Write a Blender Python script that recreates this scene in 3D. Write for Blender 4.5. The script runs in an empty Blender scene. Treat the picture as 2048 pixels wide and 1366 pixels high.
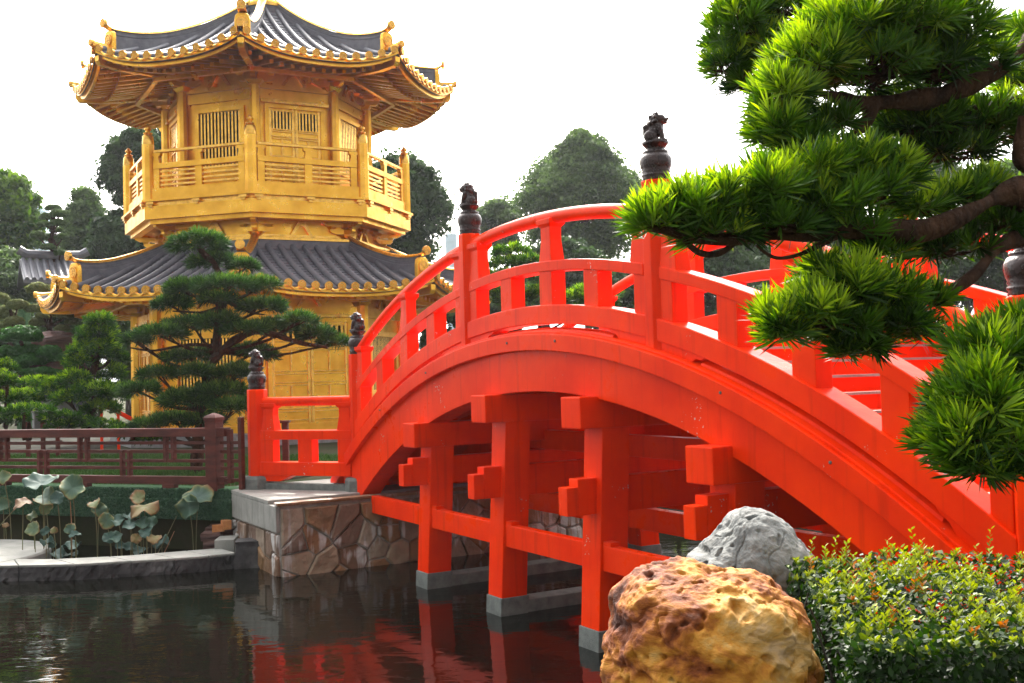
import bpy, math, random
import numpy as np
from mathutils import Vector, Matrix, noise
sin, cos, pi = math.sin, math.cos, math.pi
rnd = random.Random(7)
RNG = np.random.default_rng(11)
SC = bpy.context.scene
COL = SC.collection

# ---------------------------------------------------------------- camera model
EYE = 2.3
F = 2165.0
TH = math.atan(66 / 2165.0)
ROLL = math.radians(-1.64)
_c, _s, _cr, _sr = cos(TH), sin(TH), cos(ROLL), sin(ROLL)

def ray(x, y):
    a, b = x - 1024, y - 683
    px, py = _cr * a + _sr * b, -_sr * a + _cr * b
    return Vector((px, F * _c + py * _s, F * _s - py * _c)) / F

def at(x, y, Y):
    """point at distance Y in front of the camera seen at photo pixel x, y"""
    d = ray(x, y)
    return Vector((0, 0, EYE)) + d * (Y / d.y)

def onz(x, y, z):
    d = ray(x, y)
    return Vector((0, 0, EYE)) + d * ((z - EYE) / d.z)

# ---------------------------------------------------------------- objects
def tag(o, label=None, cat=None, group=None, kind=None):
    if label: o['label'] = label
    if cat: o['category'] = cat
    if group: o['group'] = group
    if kind: o['kind'] = kind
    return o

def thing(name, label, cat, loc=(0, 0, 0), group=None):
    o = bpy.data.objects.new(name, None)
    o.empty_display_size = 0.2
    o.location = loc
    COL.objects.link(o)
    return tag(o, label, cat, group)

def origin_of(o):
    v = Vector((0, 0, 0))
    while o is not None:
        v += o.location
        o = o.parent
    return v

class MB:
    def __init__(s):
        s.v, s.f = [], []
        s.t = None
    def add(s, vs, fs):
        n = len(s.v)
        s.v.extend([tuple(p) for p in vs])
        s.f.extend([tuple(i + n for i in f) for f in fs])
        if s.t is not None:
            s.t.extend([s.cur] * len(vs))
    def hexa(s, p):
        # p: 4 bottom (ccw), 4 top
        s.add(p, [(3, 2, 1, 0), (4, 5, 6, 7), (0, 1, 5, 4), (1, 2, 6, 5), (2, 3, 7, 6), (3, 0, 4, 7)])
    def box(s, c, d, rz=0.0):
        x, y, z = d[0] / 2, d[1] / 2, d[2] / 2
        ca, sa = cos(rz), sin(rz)
        P = []
        for zz in (-z, z):
            for (a, b) in ((-x, -y), (x, -y), (x, y), (-x, y)):
                P.append((c[0] + a * ca - b * sa, c[1] + a * sa + b * ca, c[2] + zz))
        s.hexa(P)
    def fbox(s, o, X, Y, Z, x, y, z):
        """box in frame o + a X + b Y + c Z over ranges x, y, z"""
        P = []
        for zz in z:
            for (a, b) in ((x[0], y[0]), (x[1], y[0]), (x[1], y[1]), (x[0], y[1])):
                P.append(o + X * a + Y * b + Z * zz)
        s.hexa(P)
    def tube(s, path, rad, n=8, caps=True, up=(0, 0, 1)):
        path = [Vector(p) for p in path]
        m = len(path)
        if not hasattr(rad, '__len__'): rad = [rad] * m
        vs = []
        ref = Vector(up)
        for i, p in enumerate(path):
            d = path[min(i + 1, m - 1)] - path[max(i - 1, 0)]
            if d.length < 1e-9: d = Vector((0, 0, 1))
            d.normalize()
            a = d.cross(ref)
            if a.length < 1e-3: a = d.cross(Vector((1, 0, 0)))
            a.normalize(); b = a.cross(d).normalized()
            for k in range(n):
                t = 2 * pi * k / n
                vs.append(p + (a * cos(t) + b * sin(t)) * rad[i])
        fs = []
        for i in range(m - 1):
            for k in range(n):
                k2 = (k + 1) % n
                fs.append((i * n + k, i * n + k2, (i + 1) * n + k2, (i + 1) * n + k))
        if caps:
            fs.append(tuple(range(n))[::-1]); fs.append(tuple((m - 1) * n + k for k in range(n)))
        s.add(vs, fs)
    def lathe(s, prof, c, n=20, ax=None, rot=0.0):
        c = Vector(c)
        ax = Vector(ax).normalized() if ax is not None else Vector((0, 0, 1))
        a = ax.cross(Vector((0, 1, 0.01)))
        a.normalize(); b = ax.cross(a)
        vs = []
        for (r, h) in prof:
            for k in range(n):
                t = 2 * pi * k / n + rot
                vs.append(c + ax * h + (a * cos(t) + b * sin(t)) * max(r, 1e-4))
        fs = []
        for i in range(len(prof) - 1):
            for k in range(n):
                k2 = (k + 1) % n
                fs.append((i * n + k, i * n + k2, (i + 1) * n + k2, (i + 1) * n + k))
        fs.append(tuple(range(n))[::-1]); fs.append(tuple((len(prof) - 1) * n + k for k in range(n)))
        s.add(vs, fs)
    def ell(s, c, r, nu=12, nv=8, rot=None):
        c = Vector(c); vs = []; fs = []
        for j in range(nv + 1):
            ph = pi * j / nv
            for i in range(nu):
                th = 2 * pi * i / nu
                p = Vector((r[0] * sin(ph) * cos(th), r[1] * sin(ph) * sin(th), r[2] * cos(ph)))
                if rot is not None: p = rot @ p
                vs.append(c + p)
        for j in range(nv):
            for i in range(nu):
                i2 = (i + 1) % nu
                fs.append((j * nu + i, (j + 1) * nu + i, (j + 1) * nu + i2, j * nu + i2))
        s.add(vs, fs)
    def sweep(s, secs, closed=True):
        """secs: list of equal-length closed point rings"""
        n = len(secs[0]); vs = [p for q in secs for p in q]; fs = []
        for i in range(len(secs) - 1):
            for k in range(n):
                k2 = (k + 1) % n
                fs.append((i * n + k, i * n + k2, (i + 1) * n + k2, (i + 1) * n + k))
        fs.append(tuple(range(n))[::-1]); fs.append(tuple((len(secs) - 1) * n + k for k in range(n)))
        s.add(vs, fs)
    def poly(s, pts, off):
        """prism: pts polygon, off vector"""
        n = len(pts); off = Vector(off)
        vs = [Vector(p) for p in pts] + [Vector(p) + off for p in pts]
        fs = [tuple(range(n))[::-1], tuple(range(n, 2 * n))]
        for k in range(n):
            k2 = (k + 1) % n
            fs.append((k, k2, n + k2, n + k))
        s.add(vs, fs)
    def build(s, name, m, parent=None, smooth=False, bevel=0.0, fix=True, seg=2):
        o0 = origin_of(parent) if parent is not None else Vector((0, 0, 0))
        me = bpy.data.meshes.new(name)
        me.from_pydata([(p[0] - o0.x, p[1] - o0.y, p[2] - o0.z) for p in s.v], [], s.f)
        if s.t is not None:
            a = me.attributes.new('tint', 'FLOAT', 'POINT')
            a.data.foreach_set('value', np.array(s.t, dtype=np.float32))
        if fix:
            import bmesh
            b = bmesh.new(); b.from_mesh(me)
            bmesh.ops.recalc_face_normals(b, faces=b.faces)
            b.to_mesh(me); b.free()
        if smooth:
            me.polygons.foreach_set('use_smooth', [True] * len(me.polygons))
        me.materials.append(m)
        o = bpy.data.objects.new(name, me)
        COL.objects.link(o)
        if parent is not None: o.parent = parent
        if smooth == 'auto':
            try: me.set_sharp_from_angle(angle=math.radians(35))
            except Exception: pass
        if bevel:
            bv = o.modifiers.new('edge', 'BEVEL'); bv.width = bevel; bv.segments = seg
            bv.limit_method = 'ANGLE'; bv.angle_limit = math.radians(40)
        return o

def np_mesh(name, verts, sizes, loops, m, parent=None, tint=None, smooth=False):
    """fast mesh from numpy arrays"""
    o0 = origin_of(parent) if parent is not None else Vector((0, 0, 0))
    me = bpy.data.meshes.new(name)
    verts = np.asarray(verts, dtype=np.float32) - np.array(o0, dtype=np.float32)
    me.vertices.add(len(verts)); me.vertices.foreach_set('co', verts.ravel())
    me.loops.add(len(loops)); me.loops.foreach_set('vertex_index', np.asarray(loops, dtype=np.int32))
    me.polygons.add(len(sizes))
    st = np.concatenate([[0], np.cumsum(sizes)[:-1]]).astype(np.int32)
    me.polygons.foreach_set('loop_start', st)
    if tint is not None:
        a = me.attributes.new('tint', 'FLOAT', 'POINT')
        a.data.foreach_set('value', np.asarray(tint, dtype=np.float32))
    me.update(calc_edges=True)
    if smooth: me.polygons.foreach_set('use_smooth', [True] * len(sizes))
    me.materials.append(m)
    o = bpy.data.objects.new(name, me)
    COL.objects.link(o)
    if parent is not None: o.parent = parent
    return o

def dup(root, loc, label=None, rz=None):
    r = root.copy(); COL.objects.link(r); r.location = loc
    if rz is not None: r.rotation_euler[2] = rz
    if label: r['label'] = label
    for ch in list(root.children):
        c = ch.copy(); COL.objects.link(c); c.parent = r
        for g in ch.children:
            d = g.copy(); COL.objects.link(d); d.parent = c
    return r

# ---------------------------------------------------------------- materials
def mixc(nt, fac, a, b):
    mx = nt.nodes.new('ShaderNodeMix'); mx.data_type = 'RGBA'
    for k, q in (('A', a), ('B', b)):
        if isinstance(q, tuple): mx.inputs[k].default_value = (*q, 1)
        else: nt.links.new(q, mx.inputs[k])
    if isinstance(fac, float): mx.inputs['Factor'].default_value = fac
    else: nt.links.new(fac, mx.inputs['Factor'])
    return mx.outputs['Result']

def mat(name, col, rough=0.5, metal=0.0, col2=None, scale=3.0, detail=6, bump=0.0, bscale=None,
        coat=0.0, spec=0.5, stretch=(1, 1, 1), ramp=(0.35, 0.65), rough2=None, bdist=0.02):
    m = bpy.data.materials.new(name); m.use_nodes = True
    nt = m.node_tree; N = nt.nodes; L = nt.links
    p = N['Principled BSDF']
    p.inputs['Base Color'].default_value = (*col, 1)
    p.inputs['Roughness'].default_value = rough
    p.inputs['Metallic'].default_value = metal
    p.inputs['Specular IOR Level'].default_value = spec
    p.inputs['Coat Weight'].default_value = coat
    p.inputs['Coat Roughness'].default_value = 0.12
    tc = N.new('ShaderNodeTexCoord')
    mp = N.new('ShaderNodeMapping'); mp.inputs['Scale'].default_value = stretch
    L.new(tc.outputs['Object'], mp.inputs['Vector'])
    if col2 is not None or rough2 is not None:
        n = N.new('ShaderNodeTexNoise'); n.inputs['Scale'].default_value = scale
        n.inputs['Detail'].default_value = detail; n.inputs['Roughness'].default_value = 0.6
        L.new(mp.outputs['Vector'], n.inputs['Vector'])
        mr = N.new('ShaderNodeMapRange')
        mr.inputs['From Min'].default_value = ramp[0]; mr.inputs['From Max'].default_value = ramp[1]
        L.new(n.outputs['Fac'], mr.inputs['Value'])
        if col2 is not None:
            mx = N.new('ShaderNodeMix'); mx.data_type = 'RGBA'
            mx.inputs['A'].default_value = (*col, 1); mx.inputs['B'].default_value = (*col2, 1)
            L.new(mr.outputs['Result'], mx.inputs['Factor'])
            L.new(mx.outputs['Result'], p.inputs['Base Color'])
        if rough2 is not None:
            m2 = N.new('ShaderNodeMapRange')
            m2.inputs['To Min'].default_value = rough; m2.inputs['To Max'].default_value = rough2
            L.new(mr.outputs['Result'], m2.inputs['Value'])
            L.new(m2.outputs['Result'], p.inputs['Roughness'])
    if bump:
        nb = N.new('ShaderNodeTexNoise'); nb.inputs['Scale'].default_value = bscale or scale * 4
        nb.inputs['Detail'].default_value = 8
        L.new(mp.outputs['Vector'], nb.inputs['Vector'])
        b = N.new('ShaderNodeBump'); b.inputs['Strength'].default_value = bump
        b.inputs['Distance'].default_value = bdist
        L.new(nb.outputs['Fac'], b.inputs['Height']); L.new(b.outputs['Normal'], p.inputs['Normal'])
    return m

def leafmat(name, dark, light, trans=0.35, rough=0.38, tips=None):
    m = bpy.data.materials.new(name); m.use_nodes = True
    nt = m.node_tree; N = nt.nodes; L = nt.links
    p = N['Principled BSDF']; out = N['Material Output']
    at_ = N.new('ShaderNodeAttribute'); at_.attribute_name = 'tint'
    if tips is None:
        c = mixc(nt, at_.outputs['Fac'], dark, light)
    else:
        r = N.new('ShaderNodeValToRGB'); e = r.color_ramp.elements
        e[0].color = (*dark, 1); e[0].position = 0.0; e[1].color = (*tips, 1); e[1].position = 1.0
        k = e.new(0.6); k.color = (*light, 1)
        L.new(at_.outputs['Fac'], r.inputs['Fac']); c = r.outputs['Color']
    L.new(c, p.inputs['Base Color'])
    p.inputs['Roughness'].default_value = rough
    p.inputs['Specular IOR Level'].default_value = 0.22
    t = N.new('ShaderNodeBsdfTranslucent')
    hs = N.new('ShaderNodeHueSaturation'); hs.inputs['Value'].default_value = 1.5; hs.inputs['Saturation'].default_value = 1.15
    hs.inputs['Hue'].default_value = 0.49
    L.new(c, hs.inputs['Color']); L.new(hs.outputs['Color'], t.inputs['Color'])
    ms = N.new('ShaderNodeMixShader'); ms.inputs[0].default_value = trans
    L.new(p.outputs[0], ms.inputs[1]); L.new(t.outputs[0], ms.inputs[2]); L.new(ms.outputs[0], out.inputs['Surface'])
    return m

M = {}
def redmat():
    m = mat('vermilion_paint', (0.90, 0.043, 0.0), 0.26, col2=(0.76, 0.026, 0.0), scale=1.7, bump=0.12, bscale=22, rough2=0.36, spec=0.05, bdist=0.01, stretch=(1, 1, 1))
    nt = m.node_tree; N = nt.nodes; L = nt.links; p = N['Principled BSDF']
    src = p.inputs['Base Color'].links[0].from_socket
    tc = N.new('ShaderNodeTexCoord')
    n1 = N.new('ShaderNodeTexNoise'); n1.inputs['Scale'].default_value = 38; n1.inputs['Detail'].default_value = 4
    n2 = N.new('ShaderNodeTexNoise'); n2.inputs['Scale'].default_value = 2.4; n2.inputs['Detail'].default_value = 3
    for n_ in (n1, n2): L.new(tc.outputs['Object'], n_.inputs['Vector'])
    mu = N.new('ShaderNodeMath'); mu.operation = 'MULTIPLY'; L.new(n1.outputs['Fac'], mu.inputs[0]); L.new(n2.outputs['Fac'], mu.inputs[1])
    mr = N.new('ShaderNodeMapRange'); mr.inputs['From Min'].default_value = 0.445; mr.inputs['From Max'].default_value = 0.455
    L.new(mu.outputs[0], mr.inputs['Value'])
    c = mixc(nt, mr.outputs['Result'], src, (0.62, 0.42, 0.34))      # chipped paint
    mp = N.new('ShaderNodeMapping'); mp.inputs['Scale'].default_value = (14, 14, 0.9); L.new(tc.outputs['Object'], mp.inputs['Vector'])
    n3 = N.new('ShaderNodeTexNoise'); n3.inputs['Scale'].default_value = 1.0; n3.inputs['Detail'].default_value = 6; L.new(mp.outputs['Vector'], n3.inputs['Vector'])
    m3 = N.new('ShaderNodeMapRange'); m3.inputs['From Min'].default_value = 0.56; m3.inputs['From Max'].default_value = 0.72; m3.inputs['To Max'].default_value = 0.45
    L.new(n3.outputs['Fac'], m3.inputs['Value'])
    c = mixc(nt, m3.outputs['Result'], c, (0.50, 0.018, 0.0))       # run-off streaks
    L.new(c, p.inputs['Base Color'])
    return m

M['red'] = redmat()
M['gold'] = mat('gold_leaf', (0.96, 0.53, 0.068), 0.22, 0.95, col2=(0.74, 0.36, 0.030), scale=2.6, bump=0.18, bscale=9, rough2=0.46, ramp=(0.3, 0.7), bdist=0.02)
M['gold2'] = mat('gold_trim', (0.95, 0.54, 0.10), 0.26, 0.92, col2=(0.50, 0.25, 0.035), scale=9, bump=0.2, bscale=30, ramp=(0.45, 0.75))
M['goldshade'] = mat('shaded_gold_board', (0.62, 0.27, 0.03), 0.35, 0.85, col2=(0.42, 0.17, 0.02), scale=3, bump=0.1, bscale=20)  # darker gold: shade under eaves and in rosette recesses put into the colour
M['tile'] = mat('grey_roof_tile', (0.085, 0.085, 0.105), 0.38, col2=(0.15, 0.145, 0.165), scale=5, bump=0.35, bscale=40, rough2=0.55)
M['void'] = mat('shade_black', (0.005, 0.004, 0.0035), 0.9, col2=(0.009, 0.007, 0.005), scale=4, spec=0.05)  # near-black colour stands for shade inside windows, hedge and planter recess
M['bronze'] = mat('dark_bronze', (0.018, 0.009, 0.008), 0.2, 0.25, col2=(0.036, 0.018, 0.014), scale=14, bump=0.25, bscale=60, rough2=0.36)
M['fence'] = mat('brown_stained_wood', (0.115, 0.026, 0.017), 0.5, col2=(0.06, 0.017, 0.012), spec=0.2, scale=6, bump=0.25, bscale=40, stretch=(0.4, 0.4, 2), rough2=0.65)
M['concrete'] = mat('pale_concrete', (0.30, 0.29, 0.26), 0.75, col2=(0.20, 0.20, 0.175), scale=4, bump=0.3, bscale=50)
M['granite'] = mat('grey_granite', (0.27, 0.27, 0.26), 0.7, col2=(0.15, 0.15, 0.15), scale=7, bump=0.5, bscale=60)
M['foot'] = mat('grey_stone_block', (0.17, 0.18, 0.165), 0.65, col2=(0.10, 0.11, 0.10), spec=0.15, scale=10, bump=0.3, bscale=80)
M['bark'] = mat('tree_bark', (0.07, 0.034, 0.018), 0.9, spec=0.12, col2=(0.022, 0.012, 0.008), scale=14, bump=1.0, bscale=28, stretch=(1, 1, 0.5), bdist=0.06)
M['bark2'] = mat('dark_bark', (0.05, 0.03, 0.02), 0.9, col2=(0.025, 0.016, 0.012), scale=9, bump=0.8, bscale=20)
M['soil'] = mat('garden_soil', (0.06, 0.05, 0.03), 0.95, col2=(0.035, 0.05, 0.02), spec=0.05, scale=1.2, bump=0.6, bscale=12)
M['net'] = mat('green_netting', (0.085, 0.17, 0.085), 0.9, spec=0.05, col2=(0.045, 0.10, 0.05), scale=16, bump=1.0, bscale=45, bdist=0.03)
M['brick'] = mat('orange_brick', (0.55, 0.22, 0.07), 0.8, col2=(0.42, 0.16, 0.05), scale=20, bump=0.3, bscale=80)
M['rockery'] = mat('red_brown_rock', (0.17, 0.085, 0.065), 0.85, col2=(0.08, 0.045, 0.04), scale=3, bump=1.0, bscale=5, stretch=(0.5, 0.5, 4), bdist=0.12)
M['tower'] = mat('pale_tower_cladding', (0.62, 0.76, 0.86), 0.5, col2=(0.56, 0.70, 0.80), scale=0.05)
M['path'] = mat('worn_path', (0.09, 0.088, 0.08), 1.0, col2=(0.05, 0.05, 0.045), spec=0.0, scale=2)
M['plaster'] = mat('grey_plaster', (0.12, 0.12, 0.12), 0.8, col2=(0.07, 0.07, 0.07), scale=2)
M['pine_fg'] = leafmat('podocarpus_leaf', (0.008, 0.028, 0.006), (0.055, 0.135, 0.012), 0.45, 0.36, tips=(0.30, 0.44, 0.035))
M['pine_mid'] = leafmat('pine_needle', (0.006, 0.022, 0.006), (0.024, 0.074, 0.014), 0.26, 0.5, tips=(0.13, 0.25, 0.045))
M['shrub'] = leafmat('shrub_leaf', (0.007, 0.024, 0.004), (0.030, 0.100, 0.010), 0.4, 0.35, tips=(0.27, 0.44, 0.04))
M['hedge'] = leafmat('hedge_leaf', (0.006, 0.019, 0.003), (0.018, 0.052, 0.006), 0.25, 0.5, tips=(0.26, 0.32, 0.022))
M['hedge_red'] = leafmat('hedge_red_tip_leaf', (0.18, 0.12, 0.015), (0.30, 0.11, 0.02), 0.3, 0.4)
M['tree'] = leafmat('broadleaf', (0.030, 0.060, 0.022), (0.115, 0.185, 0.060), 0.35, 0.6)  # lightened leaf colour carries part of the distance haze
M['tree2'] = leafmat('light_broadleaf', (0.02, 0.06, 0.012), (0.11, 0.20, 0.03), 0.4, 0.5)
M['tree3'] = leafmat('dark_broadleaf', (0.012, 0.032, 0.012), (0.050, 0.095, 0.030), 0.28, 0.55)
M['olive'] = leafmat('olive_topiary_leaf', (0.07, 0.10, 0.03), (0.20, 0.23, 0.09), 0.35, 0.6)
M['topiary'] = leafmat('topiary_leaf', (0.012, 0.05, 0.010), (0.045, 0.15, 0.025), 0.3, 0.55)
M['grass'] = leafmat('grass_blade', (0.02, 0.06, 0.01), (0.05, 0.11, 0.02), 0.3, 0.6)
M['stalk'] = mat('lotus_stalk', (0.10, 0.13, 0.04), 0.6, col2=(0.16, 0.10, 0.04), scale=5)

def stonewall_mat():
    m = bpy.data.materials.new('masonry_stone'); m.use_nodes = True
    nt = m.node_tree; N = nt.nodes; L = nt.links; p = N['Principled BSDF']
    a = N.new('ShaderNodeAttribute'); a.attribute_name = 'tint'
    r = N.new('ShaderNodeValToRGB'); e = r.color_ramp.elements
    e[0].color = (0.30, 0.14, 0.05, 1); e[1].color = (0.42, 0.30, 0.18, 1); e[1].position = 1
    for pos, c in ((0.25, (0.36, 0.19, 0.07)), (0.5, (0.17, 0.11, 0.09)), (0.68, (0.20, 0.09, 0.04)), (0.85, (0.48, 0.40, 0.30))):
        k = e.new(pos); k.color = (*c, 1)
    L.new(a.outputs['Fac'], r.inputs['Fac'])
    tc = N.new('ShaderNodeTexCoord')
    n = N.new('ShaderNodeTexNoise'); n.inputs['Scale'].default_value = 7; n.inputs['Detail'].default_value = 8
    L.new(tc.outputs['Object'], n.inputs['Vector'])
    c = mixc(nt, n.outputs['Fac'], r.outputs['Color'], (0.12, 0.075, 0.045))
    # lime streaks running down
    mp = N.new('ShaderNodeMapping'); mp.inputs['Scale'].default_value = (11, 11, 1.6)
    L.new(tc.outputs['Object'], mp.inputs['Vector'])
    n2 = N.new('ShaderNodeTexNoise'); n2.inputs['Scale'].default_value = 1.0; n2.inputs['Detail'].default_value = 5
    L.new(mp.outputs['Vector'], n2.inputs['Vector'])
    n3 = N.new('ShaderNodeTexNoise'); n3.inputs['Scale'].default_value = 1.7
    L.new(tc.outputs['Object'], n3.inputs['Vector'])
    mu = N.new('ShaderNodeMath'); mu.operation = 'MULTIPLY'
    L.new(n2.outputs['Fac'], mu.inputs[0]); L.new(n3.outputs['Fac'], mu.inputs[1])
    mr = N.new('ShaderNodeMapRange'); mr.inputs['From Min'].default_value = 0.275; mr.inputs['From Max'].default_value = 0.34
    L.new(mu.outputs[0], mr.inputs['Value'])
    c = mixc(nt, mr.outputs['Result'], c, (0.48, 0.45, 0.42))
    L.new(c, p.inputs['Base Color']); p.inputs['Roughness'].default_value = 0.6
    b = N.new('ShaderNodeBump'); b.inputs['Strength'].default_value = 1.0; b.inputs['Distance'].default_value = 0.06
    L.new(n.outputs['Fac'], b.inputs['Height']); L.new(b.outputs['Normal'], p.inputs['Normal'])
    return m
M['masonry'] = stonewall_mat()
M['mortar'] = mat('pale_mortar', (0.36, 0.33, 0.28), 0.85, col2=(0.18, 0.16, 0.13), scale=6, bump=0.3)

def rockmat(name, cols, scale, bump=0.8, stretch=(1, 1, 1), pits=True, lowscale=1.6):
    m = bpy.data.materials.new(name); m.use_nodes = True
    nt = m.node_tree; N = nt.nodes; L = nt.links; p = N['Principled BSDF']
    tc = N.new('ShaderNodeTexCoord'); mp = N.new('ShaderNodeMapping'); mp.inputs['Scale'].default_value = stretch
    mp.inputs['Rotation'].default_value = (0.2, -0.35, 0.3)
    L.new(tc.outputs['Object'], mp.inputs['Vector'])
    n = N.new('ShaderNodeTexNoise'); n.inputs['Scale'].default_value = scale; n.inputs['Detail'].default_value = 12
    n.inputs['Roughness'].default_value = 0.68; n.inputs['Distortion'].default_value = 0.5
    L.new(mp.outputs['Vector'], n.inputs['Vector'])
    lo = N.new('ShaderNodeTexNoise'); lo.inputs['Scale'].default_value = lowscale; lo.inputs['Detail'].default_value = 3
    L.new(tc.outputs['Object'], lo.inputs['Vector'])
    ad = N.new('ShaderNodeMath'); ad.operation = 'MULTIPLY_ADD'; ad.inputs[1].default_value = 0.55
    L.new(lo.outputs['Fac'], ad.inputs[0]); 
    sb = N.new('ShaderNodeMath'); sb.operation = 'MULTIPLY'; sb.inputs[1].default_value = 0.55
    L.new(n.outputs['Fac'], sb.inputs[0]); L.new(sb.outputs[0], ad.inputs[2])
    r = N.new('ShaderNodeValToRGB'); e = r.color_ramp.elements
    e[0].position, e[0].color = cols[0][0], (*cols[0][1], 1)
    e[1].position, e[1].color = cols[-1][0], (*cols[-1][1], 1)
    for pos, c in cols[1:-1]:
        k = e.new(pos); k.color = (*c, 1)
    L.new(ad.outputs[0], r.inputs['Fac'])
    c = r.outputs['Color']
    h = n.outputs['Fac']
    if pits:
        v = N.new('ShaderNodeTexVoronoi'); v.inputs['Scale'].default_value = 13
        n4 = N.new('ShaderNodeTexNoise'); n4.inputs['Scale'].default_value = 9
        L.new(tc.outputs['Object'], n4.inputs['Vector'])
        mxv = N.new('ShaderNodeMix'); mxv.data_type = 'RGBA'; mxv.inputs['Factor'].default_value = 0.25
        L.new(tc.outputs['Object'], mxv.inputs['A']); L.new(n4.outputs['Color'], mxv.inputs['B'])
        L.new(mxv.outputs['Result'], v.inputs['Vector'])
        mr = N.new('ShaderNodeMapRange'); mr.inputs['From Min'].default_value = 0.10; mr.inputs['From Max'].default_value = 0.24
        L.new(v.outputs['Distance'], mr.inputs['Value'])
        c = mixc(nt, mr.outputs['Result'], cols[0][1], c)
        mm = N.new('ShaderNodeMath'); mm.operation = 'MULTIPLY_ADD'; mm.inputs[1].default_value = 0.5
        L.new(mr.outputs['Result'], mm.inputs[0]); L.new(n.outputs['Fac'], mm.inputs[2]); h = mm.outputs[0]
    L.new(c, p.inputs['Base Color']); p.inputs['Roughness'].default_value = 0.7; p.inputs['Specular IOR Level'].default_value = 0.25
    b = N.new('ShaderNodeBump'); b.inputs['Strength'].default_value = bump; b.inputs['Distance'].default_value = 0.03
    L.new(h, b.inputs['Height']); L.new(b.outputs['Normal'], p.inputs['Normal'])
    return m
M['yrock'] = rockmat('ochre_rock', [(0.45, (0.06, 0.014, 0.005)), (0.51, (0.20, 0.048, 0.008)), (0.555, (0.36, 0.12, 0.012)), (0.60, (0.50, 0.22, 0.025)), (0.645, (0.50, 0.29, 0.08)), (0.72, (0.52, 0.36, 0.22))], 4.6, 1.0, (1, 1, 1.7), pits=False)
M['grock'] = rockmat('pale_grey_rock', [(0.40, (0.06, 0.06, 0.055)), (0.49, (0.13, 0.135, 0.13)), (0.56, (0.19, 0.195, 0.185)),
                                       (0.68, (0.28, 0.27, 0.25))], 5, 1.0, (1.3, 1.3, 1), lowscale=2.4, pits=False)
M['rough'] = rockmat('rough_grey_stone', [(0.40, (0.02, 0.018, 0.018)), (0.53, (0.055, 0.05, 0.05)), (0.68, (0.12, 0.115, 0.11))], 7, 1.0, (1, 1, 1), pits=False)

def watermat():
    m = bpy.data.materials.new('dark_pond_water'); m.use_nodes = True
    nt = m.node_tree; N = nt.nodes; L = nt.links; p = N['Principled BSDF']
    p.inputs['Base Color'].default_value = (0.003, 0.0032, 0.002, 1)
    p.inputs['Roughness'].default_value = 0.03; p.inputs['IOR'].default_value = 1.33
    p.inputs['Specular IOR Level'].default_value = 0.42
    tc = N.new('ShaderNodeTexCoord'); mp = N.new('ShaderNodeMapping'); mp.inputs['Scale'].default_value = (1.0, 1.9, 1)
    mp.inputs['Rotation'].default_value = (0, 0, 0.25)
    L.new(tc.outputs['Object'], mp.inputs['Vector'])
    n = N.new('ShaderNodeTexNoise'); n.inputs['Scale'].default_value = 2.6; n.inputs['Detail'].default_value = 3
    n.inputs['Distortion'].default_value = 0.6
    L.new(mp.outputs['Vector'], n.inputs['Vector'])
    n2 = N.new('ShaderNodeTexNoise'); n2.inputs['Scale'].default_value = 0.6; n2.inputs['Detail'].default_value = 2
    L.new(tc.outputs['Object'], n2.inputs['Vector'])
    mu = N.new('ShaderNodeMath'); mu.operation = 'MULTIPLY'
    L.new(n.outputs['Fac'], mu.inputs[0]); L.new(n2.outputs['Fac'], mu.inputs[1])
    b = N.new('ShaderNodeBump'); b.inputs['Strength'].default_value = 0.36; b.inputs['Distance'].default_value = 0.024
    L.new(mu.outputs[0], b.inputs['Height']); L.new(b.outputs['Normal'], p.inputs['Normal'])
    return m
M['water'] = watermat()

def lotusmat():
    m = bpy.data.materials.new('lotus_leaf'); m.use_nodes = True
    nt = m.node_tree; N = nt.nodes; L = nt.links; p = N['Principled BSDF']; out = N['Material Output']
    a = N.new('ShaderNodeAttribute'); a.attribute_name = 'tint'   # 0 centre .. 1 rim
    oi = N.new('ShaderNodeObjectInfo')
    r = N.new('ShaderNodeValToRGB'); e = r.color_ramp.elements
    e[0].color = (0.030, 0.078, 0.060, 1); e[0].position = 0.0
    e[1].color = (0.16, 0.075, 0.025, 1); e[1].position = 1.0
    for pos, c in ((0.35, (0.06, 0.12, 0.065)), (0.6, (0.15, 0.18, 0.06)), (0.8, (0.24, 0.15, 0.05))):
        k = e.new(pos); k.color = (*c, 1)
    n = N.new('ShaderNodeTexNoise'); n.inputs['Scale'].default_value = 14
    tc = N.new('ShaderNodeTexCoord'); L.new(tc.outputs['Object'], n.inputs['Vector'])
    mm = N.new('ShaderNodeMath'); mm.operation = 'MULTIPLY_ADD'; mm.inputs[1].default_value = 0.22
    L.new(n.outputs['Fac'], mm.inputs[0]); L.new(a.outputs['Fac'], mm.inputs[2])
    sb = N.new('ShaderNodeMath'); sb.operation = 'SUBTRACT'; sb.inputs[1].default_value = 0.11
    L.new(mm.outputs[0], sb.inputs[0]); L.new(sb.outputs[0], r.inputs['Fac'])
    L.new(r.outputs['Color'], p.inputs['Base Color']); p.inputs['Roughness'].default_value = 0.55
    t = N.new('ShaderNodeBsdfTranslucent'); L.new(r.outputs['Color'], t.inputs['Color'])
    ms = N.new('ShaderNodeMixShader'); ms.inputs[0].default_value = 0.16
    L.new(p.outputs[0], ms.inputs[1]); L.new(t.outputs[0], ms.inputs[2]); L.new(ms.outputs[0], out.inputs['Surface'])
    return m
M['lotus'] = lotusmat()

# ---------------------------------------------------------------- foliage generators
def rand_unit(n):
    v = RNG.normal(size=(n, 3)); return v / np.linalg.norm(v, axis=1, keepdims=True)

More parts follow.
